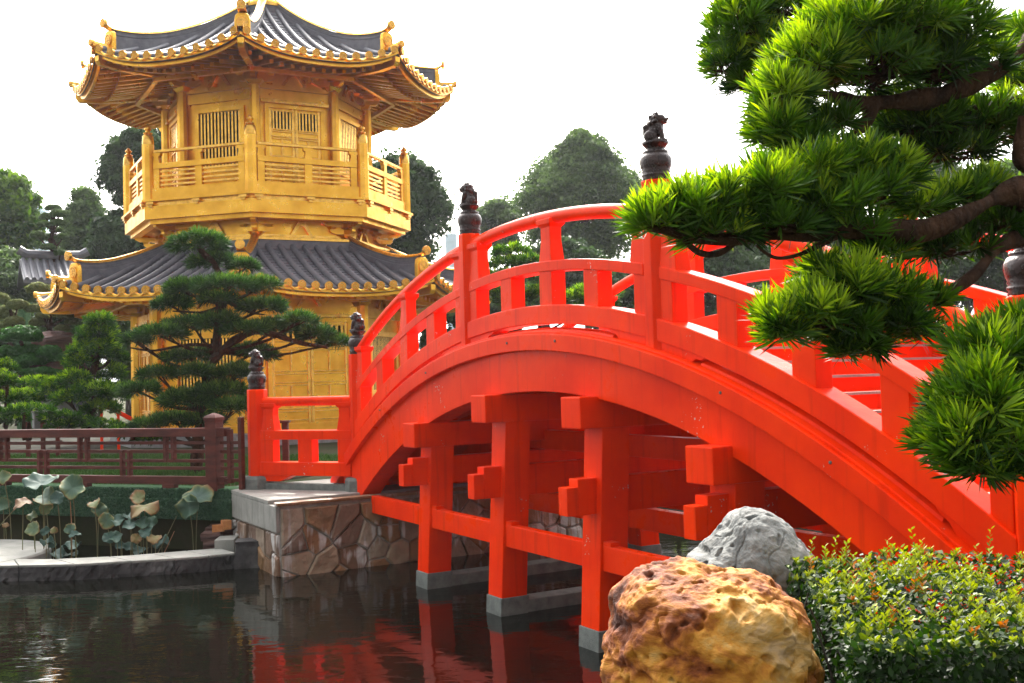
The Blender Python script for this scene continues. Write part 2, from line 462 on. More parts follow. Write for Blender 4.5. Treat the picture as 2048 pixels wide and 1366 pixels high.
def leaves_mesh(base, dirs, length, width, tint, bend=0.15, name='foliage', m=None, parent=None, smooth=False):
    """pointed strap leaves: base (n,3), unit dirs (n,3), lengths (n,), widths (n,)"""
    n = len(base)
    side = np.cross(dirs, rand_unit(n)); side /= np.linalg.norm(side, axis=1, keepdims=True) + 1e-9
    nor = np.cross(side, dirs)
    L = length[:, None]; W = width[:, None] * 0.5
    dn = np.array([0, 0, -1.0]) * bend
    p0 = base
    m1 = base + dirs * L * 0.4 + dn * L * 0.12
    m2 = base + dirs * L * 0.75 + dn * L * 0.45
    tip = base + dirs * L + dn * L
    V = np.stack([p0, m1 + side * W + nor * W * .3, m1 - side * W + nor * W * .3, m2 + side * W * .8 + nor * W * .2, m2 - side * W * .8 + nor * W * .2, tip], 1).reshape(-1, 3)
    idx = (np.arange(n) * 6)[:, None]
    loops = np.concatenate([idx + np.array([[0, 1, 2]]), idx + np.array([[1, 3, 4, 2]]), idx + np.array([[3, 5, 4]])], 1)
    sizes = np.tile([3, 4, 3], n)
    return np_mesh(name, V, sizes, loops.ravel(), m, parent, np.repeat(tint, 6), smooth)

def add_slot(o, m, faces_mask):
    o.data.materials.append(m)
    o.data.polygons.foreach_set('material_index', np.asarray(faces_mask, dtype=np.int32))

def cards_mesh(base, nor, size, tint, name, m, parent, aspect=1.6):
    """small rhombic leaves"""
    n = len(base)
    a = np.cross(nor, rand_unit(n)); a /= np.linalg.norm(a, axis=1, keepdims=True) + 1e-9
    b = np.cross(nor, a)
    S = size[:, None] * 0.5
    V = np.stack([base + a * S * aspect, base + b * S * .8 + nor * S * .2, base - a * S * aspect, base - b * S * .8 + nor * S * .2], 1).reshape(-1, 3)
    loops = np.arange(4 * n); sizes = np.full(n, 4)
    return np_mesh(name, V, sizes, loops, m, parent, np.repeat(tint, 4))

def pad_points(c, r, n, low=-0.35, inner=0.75, power=0.6):
    """points + outward directions in the shell of an ellipsoidal pad"""
    u = rand_unit(int(n * 2.2)); u = u[u[:, 2] > low][:n]
    rad = inner + (1 - inner) * RNG.random(len(u)) ** power
    # lumpy outline
    q = u * 2.3 + np.array(c)[None] * 3.1
    lump = np.array([noise.noise(Vector(k)) for k in q * 1.0])
    rad = rad * (1 + 0.28 * lump)
    P = np.array(c)[None] + u * rad[:, None] * np.array(r)[None]
    D = u / np.array(r)[None]; D /= np.linalg.norm(D, axis=1, keepdims=True)
    return P, D, u

def whorl_pad(c, r, nsh, nleaf, L, W, m, parent, up=0.5, spread=(0.25, 1.15), low=-0.4, inner=0.72, tipbias=0.0, name='foliage_pad', bend=0.12):
    P, D, u = pad_points(c, r, nsh, low, inner)
    n = len(P)
    D = D * 0.8 + np.array([0, 0, up]) + RNG.normal(scale=0.25, size=(n, 3)); D /= np.linalg.norm(D, axis=1, keepdims=True)
    st = np.clip(0.40 + 0.38 * u[:, 2] + tipbias + RNG.normal(scale=0.17, size=n), 0, 1)  # new growth lighter on top; underside shade also put into the tint
    Pb = np.repeat(P, nleaf, 0); Db = np.repeat(D, nleaf, 0); k = len(Pb)
    a = np.cross(Db, rand_unit(k)); a /= np.linalg.norm(a, axis=1, keepdims=True)
    ang = spread[0] + (spread[1] - spread[0]) * RNG.random(k)
    dd = Db * np.cos(ang)[:, None] + a * np.sin(ang)[:, None]
    ofs = -Db * (ang / spread[1])[:, None] * L * 0.45
    ln = L * (0.65 + 0.5 * RNG.random(k)); wd = W * (0.7 + 0.5 * RNG.random(k))
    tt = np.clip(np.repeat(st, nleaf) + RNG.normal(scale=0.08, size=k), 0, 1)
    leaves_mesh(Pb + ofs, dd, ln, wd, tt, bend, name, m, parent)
    return P, D

def limb(mb, pts, r0, r1, n=8, wob=0.0, sub=4):
    pts = [Vector(p) for p in pts]
    out = []; m = len(pts)
    for i in range(m - 1):
        p0 = pts[max(i - 1, 0)]; p1 = pts[i]; p2 = pts[i + 1]; p3 = pts[min(i + 2, m - 1)]
        for k in range(sub):
            t = k / sub
            q = 0.5 * ((2 * p1) + (p2 - p0) * t + (2 * p0 - 5 * p1 + 4 * p2 - p3) * t * t + (3 * p1 - p0 - 3 * p2 + p3) * t ** 3)
            out.append(q)
    out.append(pts[-1])
    N_ = len(out)
    rad = []
    for i in range(N_):
        t = i / (N_ - 1)
        rr = r0 + (r1 - r0) * t
        if wob:
            rr *= 1 + wob * noise.noise(out[i] * 6)
            out[i] = out[i] + Vector((noise.noise(out[i] * 3 + Vector((9, 0, 0))), noise.noise(out[i] * 3), noise.noise(out[i] * 3 + Vector((0, 7, 0))))) * r0 * 0.7
        rad.append(rr)
    mb.tube(out, rad, n)

# ================================================================ RED ARCHED BRIDGE
AZ = math.radians(29.8)
BU = Vector((sin(AZ), -cos(AZ), 0)); BV = Vector((cos(AZ), sin(AZ), 0)); BZ = Vector((0, 0, 1))
BO = Vector((-1.01, 11.8, 0))
def B(u, v, z): return BO + BU * u + BV * v + BZ * z
AU0, AR, AZC = 2.12, 8.5, 2.69 - 8.5
def arcp(u, d, v):
    """point on the deck arc at run u, offset d along the normal"""
    s = (u - AU0) / AR
    th = math.asin(max(-1, min(1, s)))
    return B(AU0 + (AR + d) * sin(th), v, AZC + (AR + d) * cos(th))
def arcz(u, d=0.0):
    return AZC + math.sqrt((AR + d) ** 2 - (u - AU0) ** 2)
def curved(mb, u0, u1, d0, d1, v0, v1, n=24, cut=True):
    secs = []
    for i in range(n + 1):
        u = u0 + (u1 - u0) * i / n
        if cut:   # ends cut plumb: same u for all heights
            secs.append([B(u, v0, arcz(u, d0)), B(u, v1, arcz(u, d0)), B(u, v1, arcz(u, d1)), B(u, v0, arcz(u, d1))])
        else:
            secs.append([arcp(u, d0, v0), arcp(u, d0, v1), arcp(u, d1, v1), arcp(u, d1, v0)])
    mb.sweep(secs)

bridge = thing('arched_bridge', 'large vermilion red arched timber bridge with lion topped posts over the dark pond', 'bridge', B(2.3, 1.6, 0))
VN, VF = 0.20, 3.00           # rail planes
PU = [-2.30, 0.87, 4.02, 7.17]
CAPZ = [1.80, 2.11, 2.10, 1.76]
LEGU = [-0.135 + 1.64 * i for i in range(4)]
LR, LU0, LAP = 7.8, 2.3, 2.14
def lowz(u): return LAP - LR + math.sqrt(max(LR ** 2 - (u - LU0) ** 2, 0))
def arch_beam(v0, v1, e0, e1):
    mb = MB(); secs = []
    n = 40; ua, ub = -2.62, 7.35
    for i in range(n + 1):
        u = ua + (ub - ua) * i / n
        zt = arcz(u, -0.16); zb = max(lowz(u), 0.62) if abs(u - LU0) < LR else 0.62
        zb = min(zb, zt - 0.12)
        secs.append([B(u, v0, zb), B(u, v1, zb), B(u, v1, zt), B(u, v0, zt)])
    mb.sweep(secs)
    o = mb.build('arch_beam', M['red'], bridge, bevel=0.008)
    t = MB(); curved(t, -2.95, 7.5, -0.175, -0.022, e0, e1, 44)
    t.build('edge_board', M['red'], o, bevel=0.008)
    t = MB(); curved(t, -2.95, 7.5, -0.024, 0.0, e0 + 0.03, e1 - .0 + .03, 44)
    t.build('edge_capping', M['red'], o, bevel=0.006)
arch_beam(0.08, 0.33, 0.02, 0.30)
arch_beam(2.87, 3.12, 2.90, 3.18)
for (u_, dz_) in ((1.9, -.09), (2.75, -.085), (0.1, -.10), (4.9, -.09), (5.9, -.10), (-1.2, -.09)):
    m_ = MB(); p_ = B(u_, 0.02, arcz(u_) + dz_); m_.lathe([(0.011, 0), (0.011, 0.008), (0.006, 0.012)], p_, 8, ax=-BV)
    m_.build('bolt', M['foot'], bridge)
# third inner girder, and deck
mb = MB(); secs = []
for i in range(31):
    u = -2.3 + 9.4 * i / 30
    zt = arcz(u, -0.3); secs.append([B(u, 1.5, zt - 0.3), B(u, 1.72, zt - 0.3), B(u, 1.72, zt), B(u, 1.5, zt)])
mb.sweep(secs); mb.build('centre_girder', M['red'], bridge)
mb = MB(); curved(mb, -2.85, 7.45, -0.26, -0.19, 0.335, 2.865, 40); mb.build('deck_board', M['red'], bridge)
# steps on both slopes
us = []
u = AU0 + 1.05
z = arcz(u)
steps = []
while u < 7.4:
    zt = arcz(u) - 0.01
    un = u + 0.02
    while un < 7.6 and arcz(un) > arcz(u) - 0.115: un += 0.01
    steps.append((u, un, zt)); u = un
for (a, b, zt) in steps:
    for sgn in (1, -1):
        ua, ub = (a, b) if sgn > 0 else (2 * AU0 - b, 2 * AU0 - a)
        if ua < -2.75: continue
        m_ = MB(); m_.fbox(BO, BU, BV, BZ, (ua - (0.03 if sgn < 0 else 0), ub + (0.03 if sgn > 0 else 0)), (0.338, 2.862), (zt - 0.20, zt - 0.04))
        st = m_.build('step', M['red'], bridge)
        m_ = MB()
        nu = (ub - .0, ub + 0.045) if sgn > 0 else (ua - 0.045, ua)
        m_.fbox(BO, BU, BV, BZ, nu, (0.345, 2.855), (zt - 0.055, zt - 0.036))
        m_.build('nosing', M['concrete'], st)
m_ = MB(); curved(m_, AU0 - 1.05, AU0 + 1.05, -0.15, -0.05, 0.338, 2.862, 12); m_.build('deck_crown', M['red'], bridge)

# ---- piers
def leg(cu, far):
    # battered leg; v at foot 0 (near), top leans inwards
    s = -1 if far else 1; v_of = (lambda v: 3.2 - v) if far else (lambda v: v)
    i = LEGU.index(cu); zt = CAPZ[i] - 0.26
    def lean(z): return 0.02 + 0.115 * z / 2.0
    h = 0.137
    mb = MB()
    P = []
    for z in (0.165, zt):
        a, b = lean(z), lean(z) + 0.28
        q = [(cu - h, v_of(a)), (cu + h, v_of(a)), (cu + h, v_of(b)), (cu - h, v_of(b))]
        P += [B(x, y, z) for x, y in q]
    mb.hexa(P)
    o = mb.build('pier_leg', M['red'], bridge, bevel=0.008)
    f = MB(); P = []
    for z in (-0.8, 0.17):
        a, b = lean(z) - 0.012, lean(z) + 0.292
        P += [B(x, v_of(y), z) for x, y in ((cu - h - .012, a), (cu + h + .012, a), (cu + h + .012, b), (cu - h - .012, b))]
    f.hexa(P); f.build('stone_foot', M['foot'], o, bevel=0.006)
for i, cu in enumerate(LEGU):
    leg(cu, False); leg(cu, True)
    z1 = CAPZ[i]
    m_ = MB(); m_.fbox(BO, BU, BV, BZ, (cu - 0.15, cu + 0.15), (-0.10, 3.30), (z1 - 0.265, z1)); m_.build('cap_beam', M['red'], bridge, bevel=0.010)
    # transverse tie with stepped ends
    z0 = 1.12
    zt = z0 + 0.30
    m_ = MB()
    m_.fbox(BO, BU, BV, BZ, (cu - 0.07, cu + 0.07), (-0.09, 3.29), (z0, zt))
    m_.build('tie_beam', M['red'], bridge, bevel=0.006)
    for (a, b) in ((-0.20, -0.091), (3.291, 3.40)):
        m_ = MB(); m_.fbox(BO, BU, BV, BZ, (cu - 0.067, cu + 0.067), (a, b), (z0 + 0.0, zt - 0.065)); m_.build('tie_end', M['red'], bridge, bevel=0.006)
    # sill in the water between the two feet
    m_ = MB(); m_.fbox(BO, BU, BV, BZ, (cu - 0.12, cu + 0.12), (0.32, 2.88), (-0.8, 0.12)); m_.build('foot_sill', M['foot'], bridge, bevel=0.01)
    # wedges on the low longitudinal beams
for v0 in (0.09, 3.01):
    m_ = MB(); m_.fbox(BO, BU, BV, BZ, (-1.72, 6.6), (v0 + 0.0, v0 + 0.10), (0.655, 0.865)); m_.build('long_beam', M['red'], bridge, bevel=0.006)
    for cu in LEGU:
        m_ = MB(); m_.fbox(BO, BU, BV, BZ, (cu + 0.139, cu + 0.25), (v0 + 0.004, v0 + 0.096), (0.866, 0.90)); m_.build('wedge', M['red'], bridge)
# mid-height longitudinal beams on the centre and far side
for v0, z0 in ((2.98, 1.46), (1.55, 1.43), (1.55, 0.70)):
    m_ = MB(); m_.fbox(BO, BU, BV, BZ, (-1.2, 5.9), (v0, v0 + 0.12), (z0, z0 + 0.22)); m_.build('long_beam', M['red'], bridge, bevel=0.006)

# ---- railings
def octpost(mb, p, r, z0, z1, n=8, rot=pi / 8 + 0.0):
    mb.lathe([(r, 0), (r, z1 - z0 - 0.008), (r - 0.012, z1 - z0)], (p.x, p.y, z0), n, rot=rot + AZ)
POT = [(.105, -.004), (.112, .006), (.104, .022), (.114, .034), (.114, .044), (.104, .054), (.113, .066), (.108, .078), (.118, .10), (.126, .14),
       (.124, .17), (.108, .20), (.092, .208), (.100, .216), (.098, .226), (.074, .234), (.070, .246), (.082, .262), (.100, .284), (.106, .300), (.092, .298), (.02, .292)]
def lion_mesh():
    mb = MB()
    E_ = lambda c, r, rot=None: mb.ell(c, r, 14, 10, rot)
    for s in (1, -1):
        E_((-.030, s * .044, .052), (.054, .030, .050))          # haunch
        E_((.022, s * .056, .014), (.040, .019, .016))           # hind paw
        mb.tube([(.030, s * .034, .130), (.052, s * .038, .07), (.060, s * .038, .012)], [.030, .022, .020], 10)
        E_((.074, s * .038, .014), (.028, .020, .016))
        E_((.020, s * .046, .222), (.016, .010, .018))           # ears
    for k in range(9):                                          # mane curls round the head
        t = -0.9 + k * (pi + 1.8) / 8
        E_((.008, .052 * cos(t), .182 + .052 * sin(t)), (.020, .017, .017))
        if k % 2: E_((-.026, .042 * cos(t), .168 + .046 * sin(t)), (.022, .018, .018))
    E_((-.030, 0, .150), (.034, .044, .050))
    E_((-.008, 0, .092), (.056, .052, .080), Matrix.Rotation(0.35, 3, 'Y'))
    E_((.028, 0, .118), (.046, .048, .058))
    E_((.040, 0, .188), (.048, .046, .044))
    E_((.002, 0, .180), (.050, .054, .056))
    E_((.080, 0, .182), (.026, .030, .016)); E_((.076, 0, .160), (.024, .027, .012))
    E_((.102, 0, .192), (.011, .016, .010)); E_((.066, .022, .205), (.012, .012, .010)); E_((.066, -.022, .205), (.012, .012, .010))
    E_((-.068, 0, .080), (.026, .026, .060), Matrix.Rotation(-0.1, 3, 'Y')); E_((-.072, 0, .128), (.024, .026, .028))
    E_((0, 0, .004), (.100, .072, .010))
    o = mb.build('lion_figure', M['bronze'], None, smooth=True)
    r = o.modifiers.new('r', 'REMESH'); r.mode = 'VOXEL'; r.voxel_size = 0.0045; r.use_smooth_shade = True
    return o
LION = lion_mesh()
first_lion = [True]
def bridge_post(p, z0, z1, face, stone=False, r=0.125):
    mb = MB(); octpost(mb, p, r, z0, z1)
    o = mb.build('post', M['red'], bridge, bevel=0.006)
    m_ = MB(); m_.lathe(POT, (p.x, p.y, z1), 28); 
    for k in range(16):
        t = 2 * pi * k / 16
        m_.ell((p.x + .088 * cos(t), p.y + .088 * sin(t), z1 + .222), (.012, .012, .014), 6, 5)
    m_.build('post_cap', M['bronze'], o, smooth=True)
    l = LION if first_lion[0] else LION.copy()
    if not first_lion[0]: COL.objects.link(l)
    first_lion[0] = False
    l.parent = o; l.location = Vector((p.x, p.y, z1 + 0.292)) - origin_of(o)
    l.rotation_euler = (0, 0, face)
    if stone:
        m_ = MB(); m_.lathe([(0.21, -0.12), (0.21, 0.04), (0.19, 0.075), (0.13, 0.08)], (p.x, p.y, z0), 8, rot=pi / 8 + AZ)
        m_.build('stone_base', M['foot'], o, bevel=0.008)
    return o
FL = AZ + pi / 2 + 0.15      # facing down the left end
FR = AZ - pi / 2 + 0.35
for v in (VN, VF):
    bridge_post(B(PU[0], v, 0), 0.97, 2.62, FL + 0.5, True)
    bridge_post(B(PU[1], v, 0), arcz(PU[1]) - 0.05, 3.76, FL + 0.6)
    bridge_post(B(PU[2], v, 0), arcz(PU[2]) - 0.05, 3.78, FR + 0.5)
    bridge_post(B(PU[3], v, 0), arcz(PU[3]) - 0.25, 2.64, FR + 0.5)

def strut(p, X, Y, z0, z1, w=0.085, part='strut'):
    """flared short strut carrying the round rail"""
    mb = MB()
    hs = [(z0, w * 1.28, 0.075), (z0 + (z1 - z0) * 0.55, w * 0.92, 0.062), (z1 - 0.075, w * 0.95, 0.062), (z1 - 0.045, w * 1.35, 0.085), (z1 - 0.0, w * 1.4, 0.088)]
    secs = [[p + X * a + Y * b + BZ * z for a, b in ((-ww, -dd), (ww, -dd), (ww, dd), (-ww, dd))] for z, ww, dd in hs]
    mb.sweep(secs); mb.build(part, M['red'], bridge, bevel=0.006)

def span(v, ua, ub):
    s0, s1 = ua + 0.10, ub - 0.10
    m_ = MB(); path = [arcp(AU0 + (u - AU0) * 1.0, 0, v) for u in (0,)]
    n = 18; pts = []
    for i in range(n + 1):
        u = s0 + 0.0 + (s1 - s0) * i / n; pts.append(B(u, v, arcz(u, 1.03)))
    m_.tube(pts, 0.062, 14); m_.build('handrail', M['red'], bridge, smooth='auto')
    m_ = MB(); curved(m_, s0 - .0, s1, 0.535, 0.63, v - 0.085, v + 0.085, 16); m_.build('middle_rail', M['red'], bridge, bevel=0.008)
    m_ = MB(); curved(m_, s0 - .03, s1 + .03, 0.065, 0.235, v - 0.10, v + 0.10, 16); m_.build('lower_rail', M['red'], bridge, bevel=0.008)
    L_ = ub - ua
    for f in (0.0, 0.27, 0.5, 0.73, 1.0):
        if f == 0.0: a, b = ua + 0.10, ua + 0.24
        elif f == 1.0: a, b = ub - 0.24, ub - 0.10
        else: a, b = ua + L_ * f - 0.105, ua + L_ * f + 0.105
        m_ = MB(); vv = (v - 0.075, v + 0.075)
        P = [B(a, vv[0], arcz(a, .23)), B(b, vv[0], arcz(b, .23)), B(b, vv[1], arcz(b, .23)), B(a, vv[1], arcz(a, .23)),
             B(a, vv[0], arcz(a, .54)), B(b, vv[0], arcz(b, .54)), B(b, vv[1], arcz(b, .54)), B(a, vv[1], arcz(a, .54))]
        m_.hexa(P); m_.build('baluster', M['red'], bridge, bevel=0.006)
    for f in (0.0, 0.5, 1.0):
        u = ua + 0.19 if f == 0 else (ub - 0.19 if f == 1 else (ua + ub) / 2)
        strut(B(u, v, 0), BU, BV, arcz(u, 0.62) - 0.03, arcz(u, 1.03) - 0.02)
    # cloud-shaped foot blocks under the lower rail
    for (a, sgn) in ((ua + 0.10, 1), (ub - 0.10, -1)):
        m_ = MB(); secs = []
        for (t, zz) in ((0, -0.03), (0.30, -0.02), (0.36, 0.0), (0.40, 0.03), (0.46, 0.035), (0.50, 0.06)):
            u = a + sgn * t
            secs.append([B(u, v - 0.08, arcz(u, zz)), B(u, v + 0.08, arcz(u, zz)), B(u, v + 0.08, arcz(u, 0.075)), B(u, v - 0.08, arcz(u, 0.075))])
        m_.sweep(secs); m_.build('foot_block', M['red'], bridge, bevel=0.004)
    # half-round sleeper on the deck edge between posts
    m_ = MB(); secs = []
    for i in range(13):
        u = ua + 0.55 + (L_ - 1.1) * i / 12
        secs.append([B(u, v + 0.075 * cos(t), arcz(u, 0.0 + 0.035 * sin(t))) for t in [pi * k / 6 for k in range(7)]])
    m_.sweep(secs); m_.build('kerb_sleeper', M['red'], bridge, smooth='auto')
for v in (VN, VF):
    for i in range(3): span(v, PU[i], PU[i + 1])

def wing(P0, P1, z0, face):
    X = (P1 - P0); X.z = 0; L_ = X.length; X.normalize(); Y = Vector((-X.y, X.x, 0))
    bridge_post(Vector((P0.x, P0.y, 0)), z0 + 0.05, 2.20, face, True, 0.135)
    o = Vector((P0.x, P0.y, 0))
    m_ = MB(); m_.tube([o + X * 0.12 + BZ * 2.03, o + X * (L_ - 0.1) + BZ * 2.03], 0.062, 14); m_.build('handrail', M['red'], bridge, smooth='auto')
    for nm, a, b, w in (('middle_rail', 1.53, 1.65, 0.085), ('lower_rail', 1.06, 1.235, 0.10)):
        m_ = MB(); m_.fbox(o, X, Y, BZ, (0.10, L_ - 0.09), (-w, w), (a, b)); m_.build(nm, M['red'], bridge, bevel=0.008)
    for a, b in ((0.10, 0.30), (L_ / 2 - 0.11, L_ / 2 + 0.11), (L_ - 0.30, L_ - 0.1)):
        m_ = MB(); m_.fbox(o, X, Y, BZ, (a, b), (-0.075, 0.075), (1.232, 1.533)); m_.build('baluster', M['red'], bridge, bevel=0.006)
    for a in (0.22, L_ - 0.20):
        strut(o + X * a, X, Y, 1.645, 2.01)
    m_ = MB(); secs = []
    for (t, zz) in ((0.10, 0.98), (0.40, 0.98), (0.46, 1.0), (0.52, 1.03), (0.60, 1.055)):
        secs.append([o + X * t + Y * a + BZ * z for a, z in ((-0.08, zz), (0.08, zz), (0.08, 1.062), (-0.08, 1.062))])
    m_.sweep(secs); m_.build('foot_block', M['red'], bridge, bevel=0.004)
    m_ = MB(); m_.fbox(o, X, Y, BZ, (0.18, L_ - 0.18), (-0.10, 0.10), (0.86, 0.955)); m_.build('stone_sill', M['foot'], bridge, bevel=0.006)
wing(Vector((-3.45, 14.57, 0)), B(PU[0], VN, 0), 0.92, FL + 0.7)
wing(B(-3.62, 3.94, 0), B(PU[0], VF, 0), 0.92, FL + 0.7)

# ================================================================ GOLDEN PAVILION
PC = Vector((-6.21, 28.0, 0)); PH = 0.108
pav = thing('golden_pavilion', 'two storey octagonal golden pavilion with dark grey tiled roofs behind the pond', 'pavilion', (PC.x, PC.y, 0.9))
def crn(k, R, z):
    t = PH + k * pi / 4
    return PC + Vector((R * sin(t), -R * cos(t), z))
def fr(k):
    t = PH + pi / 8 + k * pi / 4
    return Vector((cos(t), sin(t), 0)), Vector((sin(t), -cos(t), 0))
CA, SA = cos(pi / 8), sin(pi / 8)
def fb(mb, k, ap, l, z, d):
    T, N_ = fr(k)
    mb.fbox(PC + N_ * ap, T, N_, BZ, l, d, z)
def ring(mb, R0, R1, z0, z1, R0t=None, R1t=None):
    """octagonal ring; optional different radii at the top"""
    R0t = R0 if R0t is None else R0t; R1t = R1 if R1t is None else R1t
    for k in range(8):
        P = [crn(k, R1, z0), crn(k + 1, R1, z0), crn(k + 1, R0, z0), crn(k, R0, z0), crn(k, R1t, z1), crn(k + 1, R1t, z1), crn(k + 1, R0t, z1), crn(k, R0t, z1)]
        n = len(mb.v); mb.v.extend([tuple(p) for p in P])
        for f in ((3, 2, 1, 0), (4, 5, 6, 7), (0, 1, 5, 4), (2, 3, 7, 6)): mb.f.append(tuple(n + i for i in f))
def ringp(name, m, *a, parent=None, bevel=0):
    mb = MB(); ring(mb, *a); return mb.build(name, m, parent or pav, fix=False, bevel=bevel)
ringp('plinth', M['granite'], 0.0, 4.1, 0.85, 1.14)
ringp('lower_wall', M['gold'], 3.15, 3.30, 1.14, 4.6)
ringp('lower_header', M['gold'], 3.30, 3.40, 3.78, 4.02)
ringp('lower_base_board', M['gold'], 3.30, 3.40, 1.14, 1.30)
for k in range(8):
    p = crn(k, 3.40, 0)
    m_ = MB(); m_.lathe([(0.16, 1.14), (0.15, 2.5), (0.14, 4.05)], (p.x, p.y, 0), 8, rot=pi / 8 + PH); m_.build('column', M['gold'], pav)
    p = crn(k, 2.57, 0)
    m_ = MB(); m_.lathe([(0.125, 6.5), (0.12, 9.34)], (p.x, p.y, 0), 8, rot=pi / 8 + PH); m_.build('column', M['gold'], pav)

def lattice(k, ap, l0, l1, z0, z1, nb, parent):
    m_ = MB(); fb(m_, k, ap, (l0, l1), (z0, z1), (0.0, 0.012)); m_.build('window_backing', M['void'], parent)  # black sheet for the unlit gap behind the bars
    m_ = MB(); w = (l1 - l0) / nb
    for i in range(nb):
        c = l0 + w * (i + 0.5); fb(m_, k, ap, (c - w * 0.25, c + w * 0.25), (z0, z1), (0.014, 0.034))
    m_.build('window_bars', M['gold2'], parent)
def framed(k, ap, l0, l1, z0, z1, w, d, name, parent=None):
    m_ = MB()
    fb(m_, k, ap, (l0 - w, l1 + w), (z1, z1 + w), (0.0, d)); fb(m_, k, ap, (l0 - w, l1 + w), (z0 - w, z0), (0.0, d))
    fb(m_, k, ap, (l0 - w, l0), (z0, z1), (0.0, d)); fb(m_, k, ap, (l1, l1 + w), (z0, z1), (0.0, d))
    return m_.build(name, M['gold'], parent or pav, bevel=0.006)
def door(k, ap, hw, z0, z1, rows, nb):
    fo = framed(k, ap, -hw, hw, z0, z1, 0.10, 0.09, 'door_frame')
    for s in (-1, 1):
        a, b = (-hw, -0.006) if s < 0 else (0.006, hw)
        m_ = MB(); fb(m_, k, ap, (a, b), (z0, z1), (0.0, 0.03)); lf = m_.build('door_leaf', M['gold'], pav)
        m_ = MB(); st = 0.07
        fb(m_, k, ap, (a, a + st), (z0, z1), (0.031, 0.06)); fb(m_, k, ap, (b - st, b), (z0, z1), (0.031, 0.06))
        H = z1 - z0
        for (f0, f1, kind) in rows:
            za, zb = z0 + H * f0, z0 + H * f1
            fb(m_, k, ap, (a + st, b - st), (za - 0.03, za + 0.0), (0.031, 0.075))
            fb(m_, k, ap, (a + st, b - st), (zb - 0.0, zb + 0.03), (0.031, 0.075))
            if kind == 2:
                c = (a + b) / 2; fb(m_, k, ap, (c - 0.025, c + 0.025), (za, zb), (0.031, 0.062))
            if kind == 3: lattice(k, ap + 0.031, a + st, b - st, za, zb, nb, lf)
        m_.build('door_rails', M['gold2'], lf, bevel=0.004)
ROWS = [(0.04, 0.11, 1), (0.15, 0.37, 2), (0.41, 0.48, 1), (0.52, 0.72, 2), (0.755, 0.80, 1), (0.835, 0.965, 3)]
ROWU = [(0.04, 0.10, 1), (0.14, 0.34, 2), (0.38, 0.44, 1), (0.48, 0.66, 2), (0.70, 0.74, 1), (0.775, 0.965, 3)]
apL, apU = 3.30 * CA, 2.45 * CA
ringp('upper_wall', M['gold'], 2.30, 2.45, 6.5, 9.8)
for k in range(-3, 5):
    if k % 2 == 0:
        door(k, apL, 0.92, 1.32, 3.66, ROWS, 6)
        door(k, apU, 0.64, 6.66, 8.84, ROWU, 6)
        for (ap, z, hw) in ((apL, 3.72, 1.16), (apU, 8.90, 0.84)):
            m_ = MB(); fb(m_, k, ap, (-hw, hw), (z + 0.045, z + 0.125), (0.095, 0.16))
            for q in (-hw * .62, hw * .62): fb(m_, k, ap, (q - 0.04, q + 0.04), (z + 0.035, z + 0.135), (0.161, 0.20))
            m_.build('door_lintel', M['gold2'], pav, bevel=0.006)
    else:
        w = framed(k, apL, -0.74, 0.74, 2.02, 3.34, 0.12, 0.10, 'window_frame'); lattice(k, apL, -0.74, 0.74, 2.02, 3.34, 17, w)
        w = framed(k, apU, -0.56, 0.56, 7.48, 8.80, 0.11, 0.08, 'window_frame'); lattice(k, apU, -0.56, 0.56, 7.48, 8.80, 12, w)
        m_ = MB(); fb(m_, k, apL, (-0.98, 0.98), (1.45, 1.80), (0.0, 0.05)); m_.build('wall_panel', M['gold'], pav, bevel=0.01)
        m_ = MB(); fb(m_, k, apU, (-0.66, 0.66), (6.75, 7.25), (0.0, 0.05)); m_.build('wall_panel', M['gold'], pav, bevel=0.01)
    m_ = MB(); fb(m_, k, apU, (-0.86, 0.86), (9.04, 9.28), (0.0, 0.07)); m_.build('header_board', M['gold'], pav, bevel=0.006)
ringp('upper_header', M['gold'], 2.45, 2.53, 9.30, 9.40)

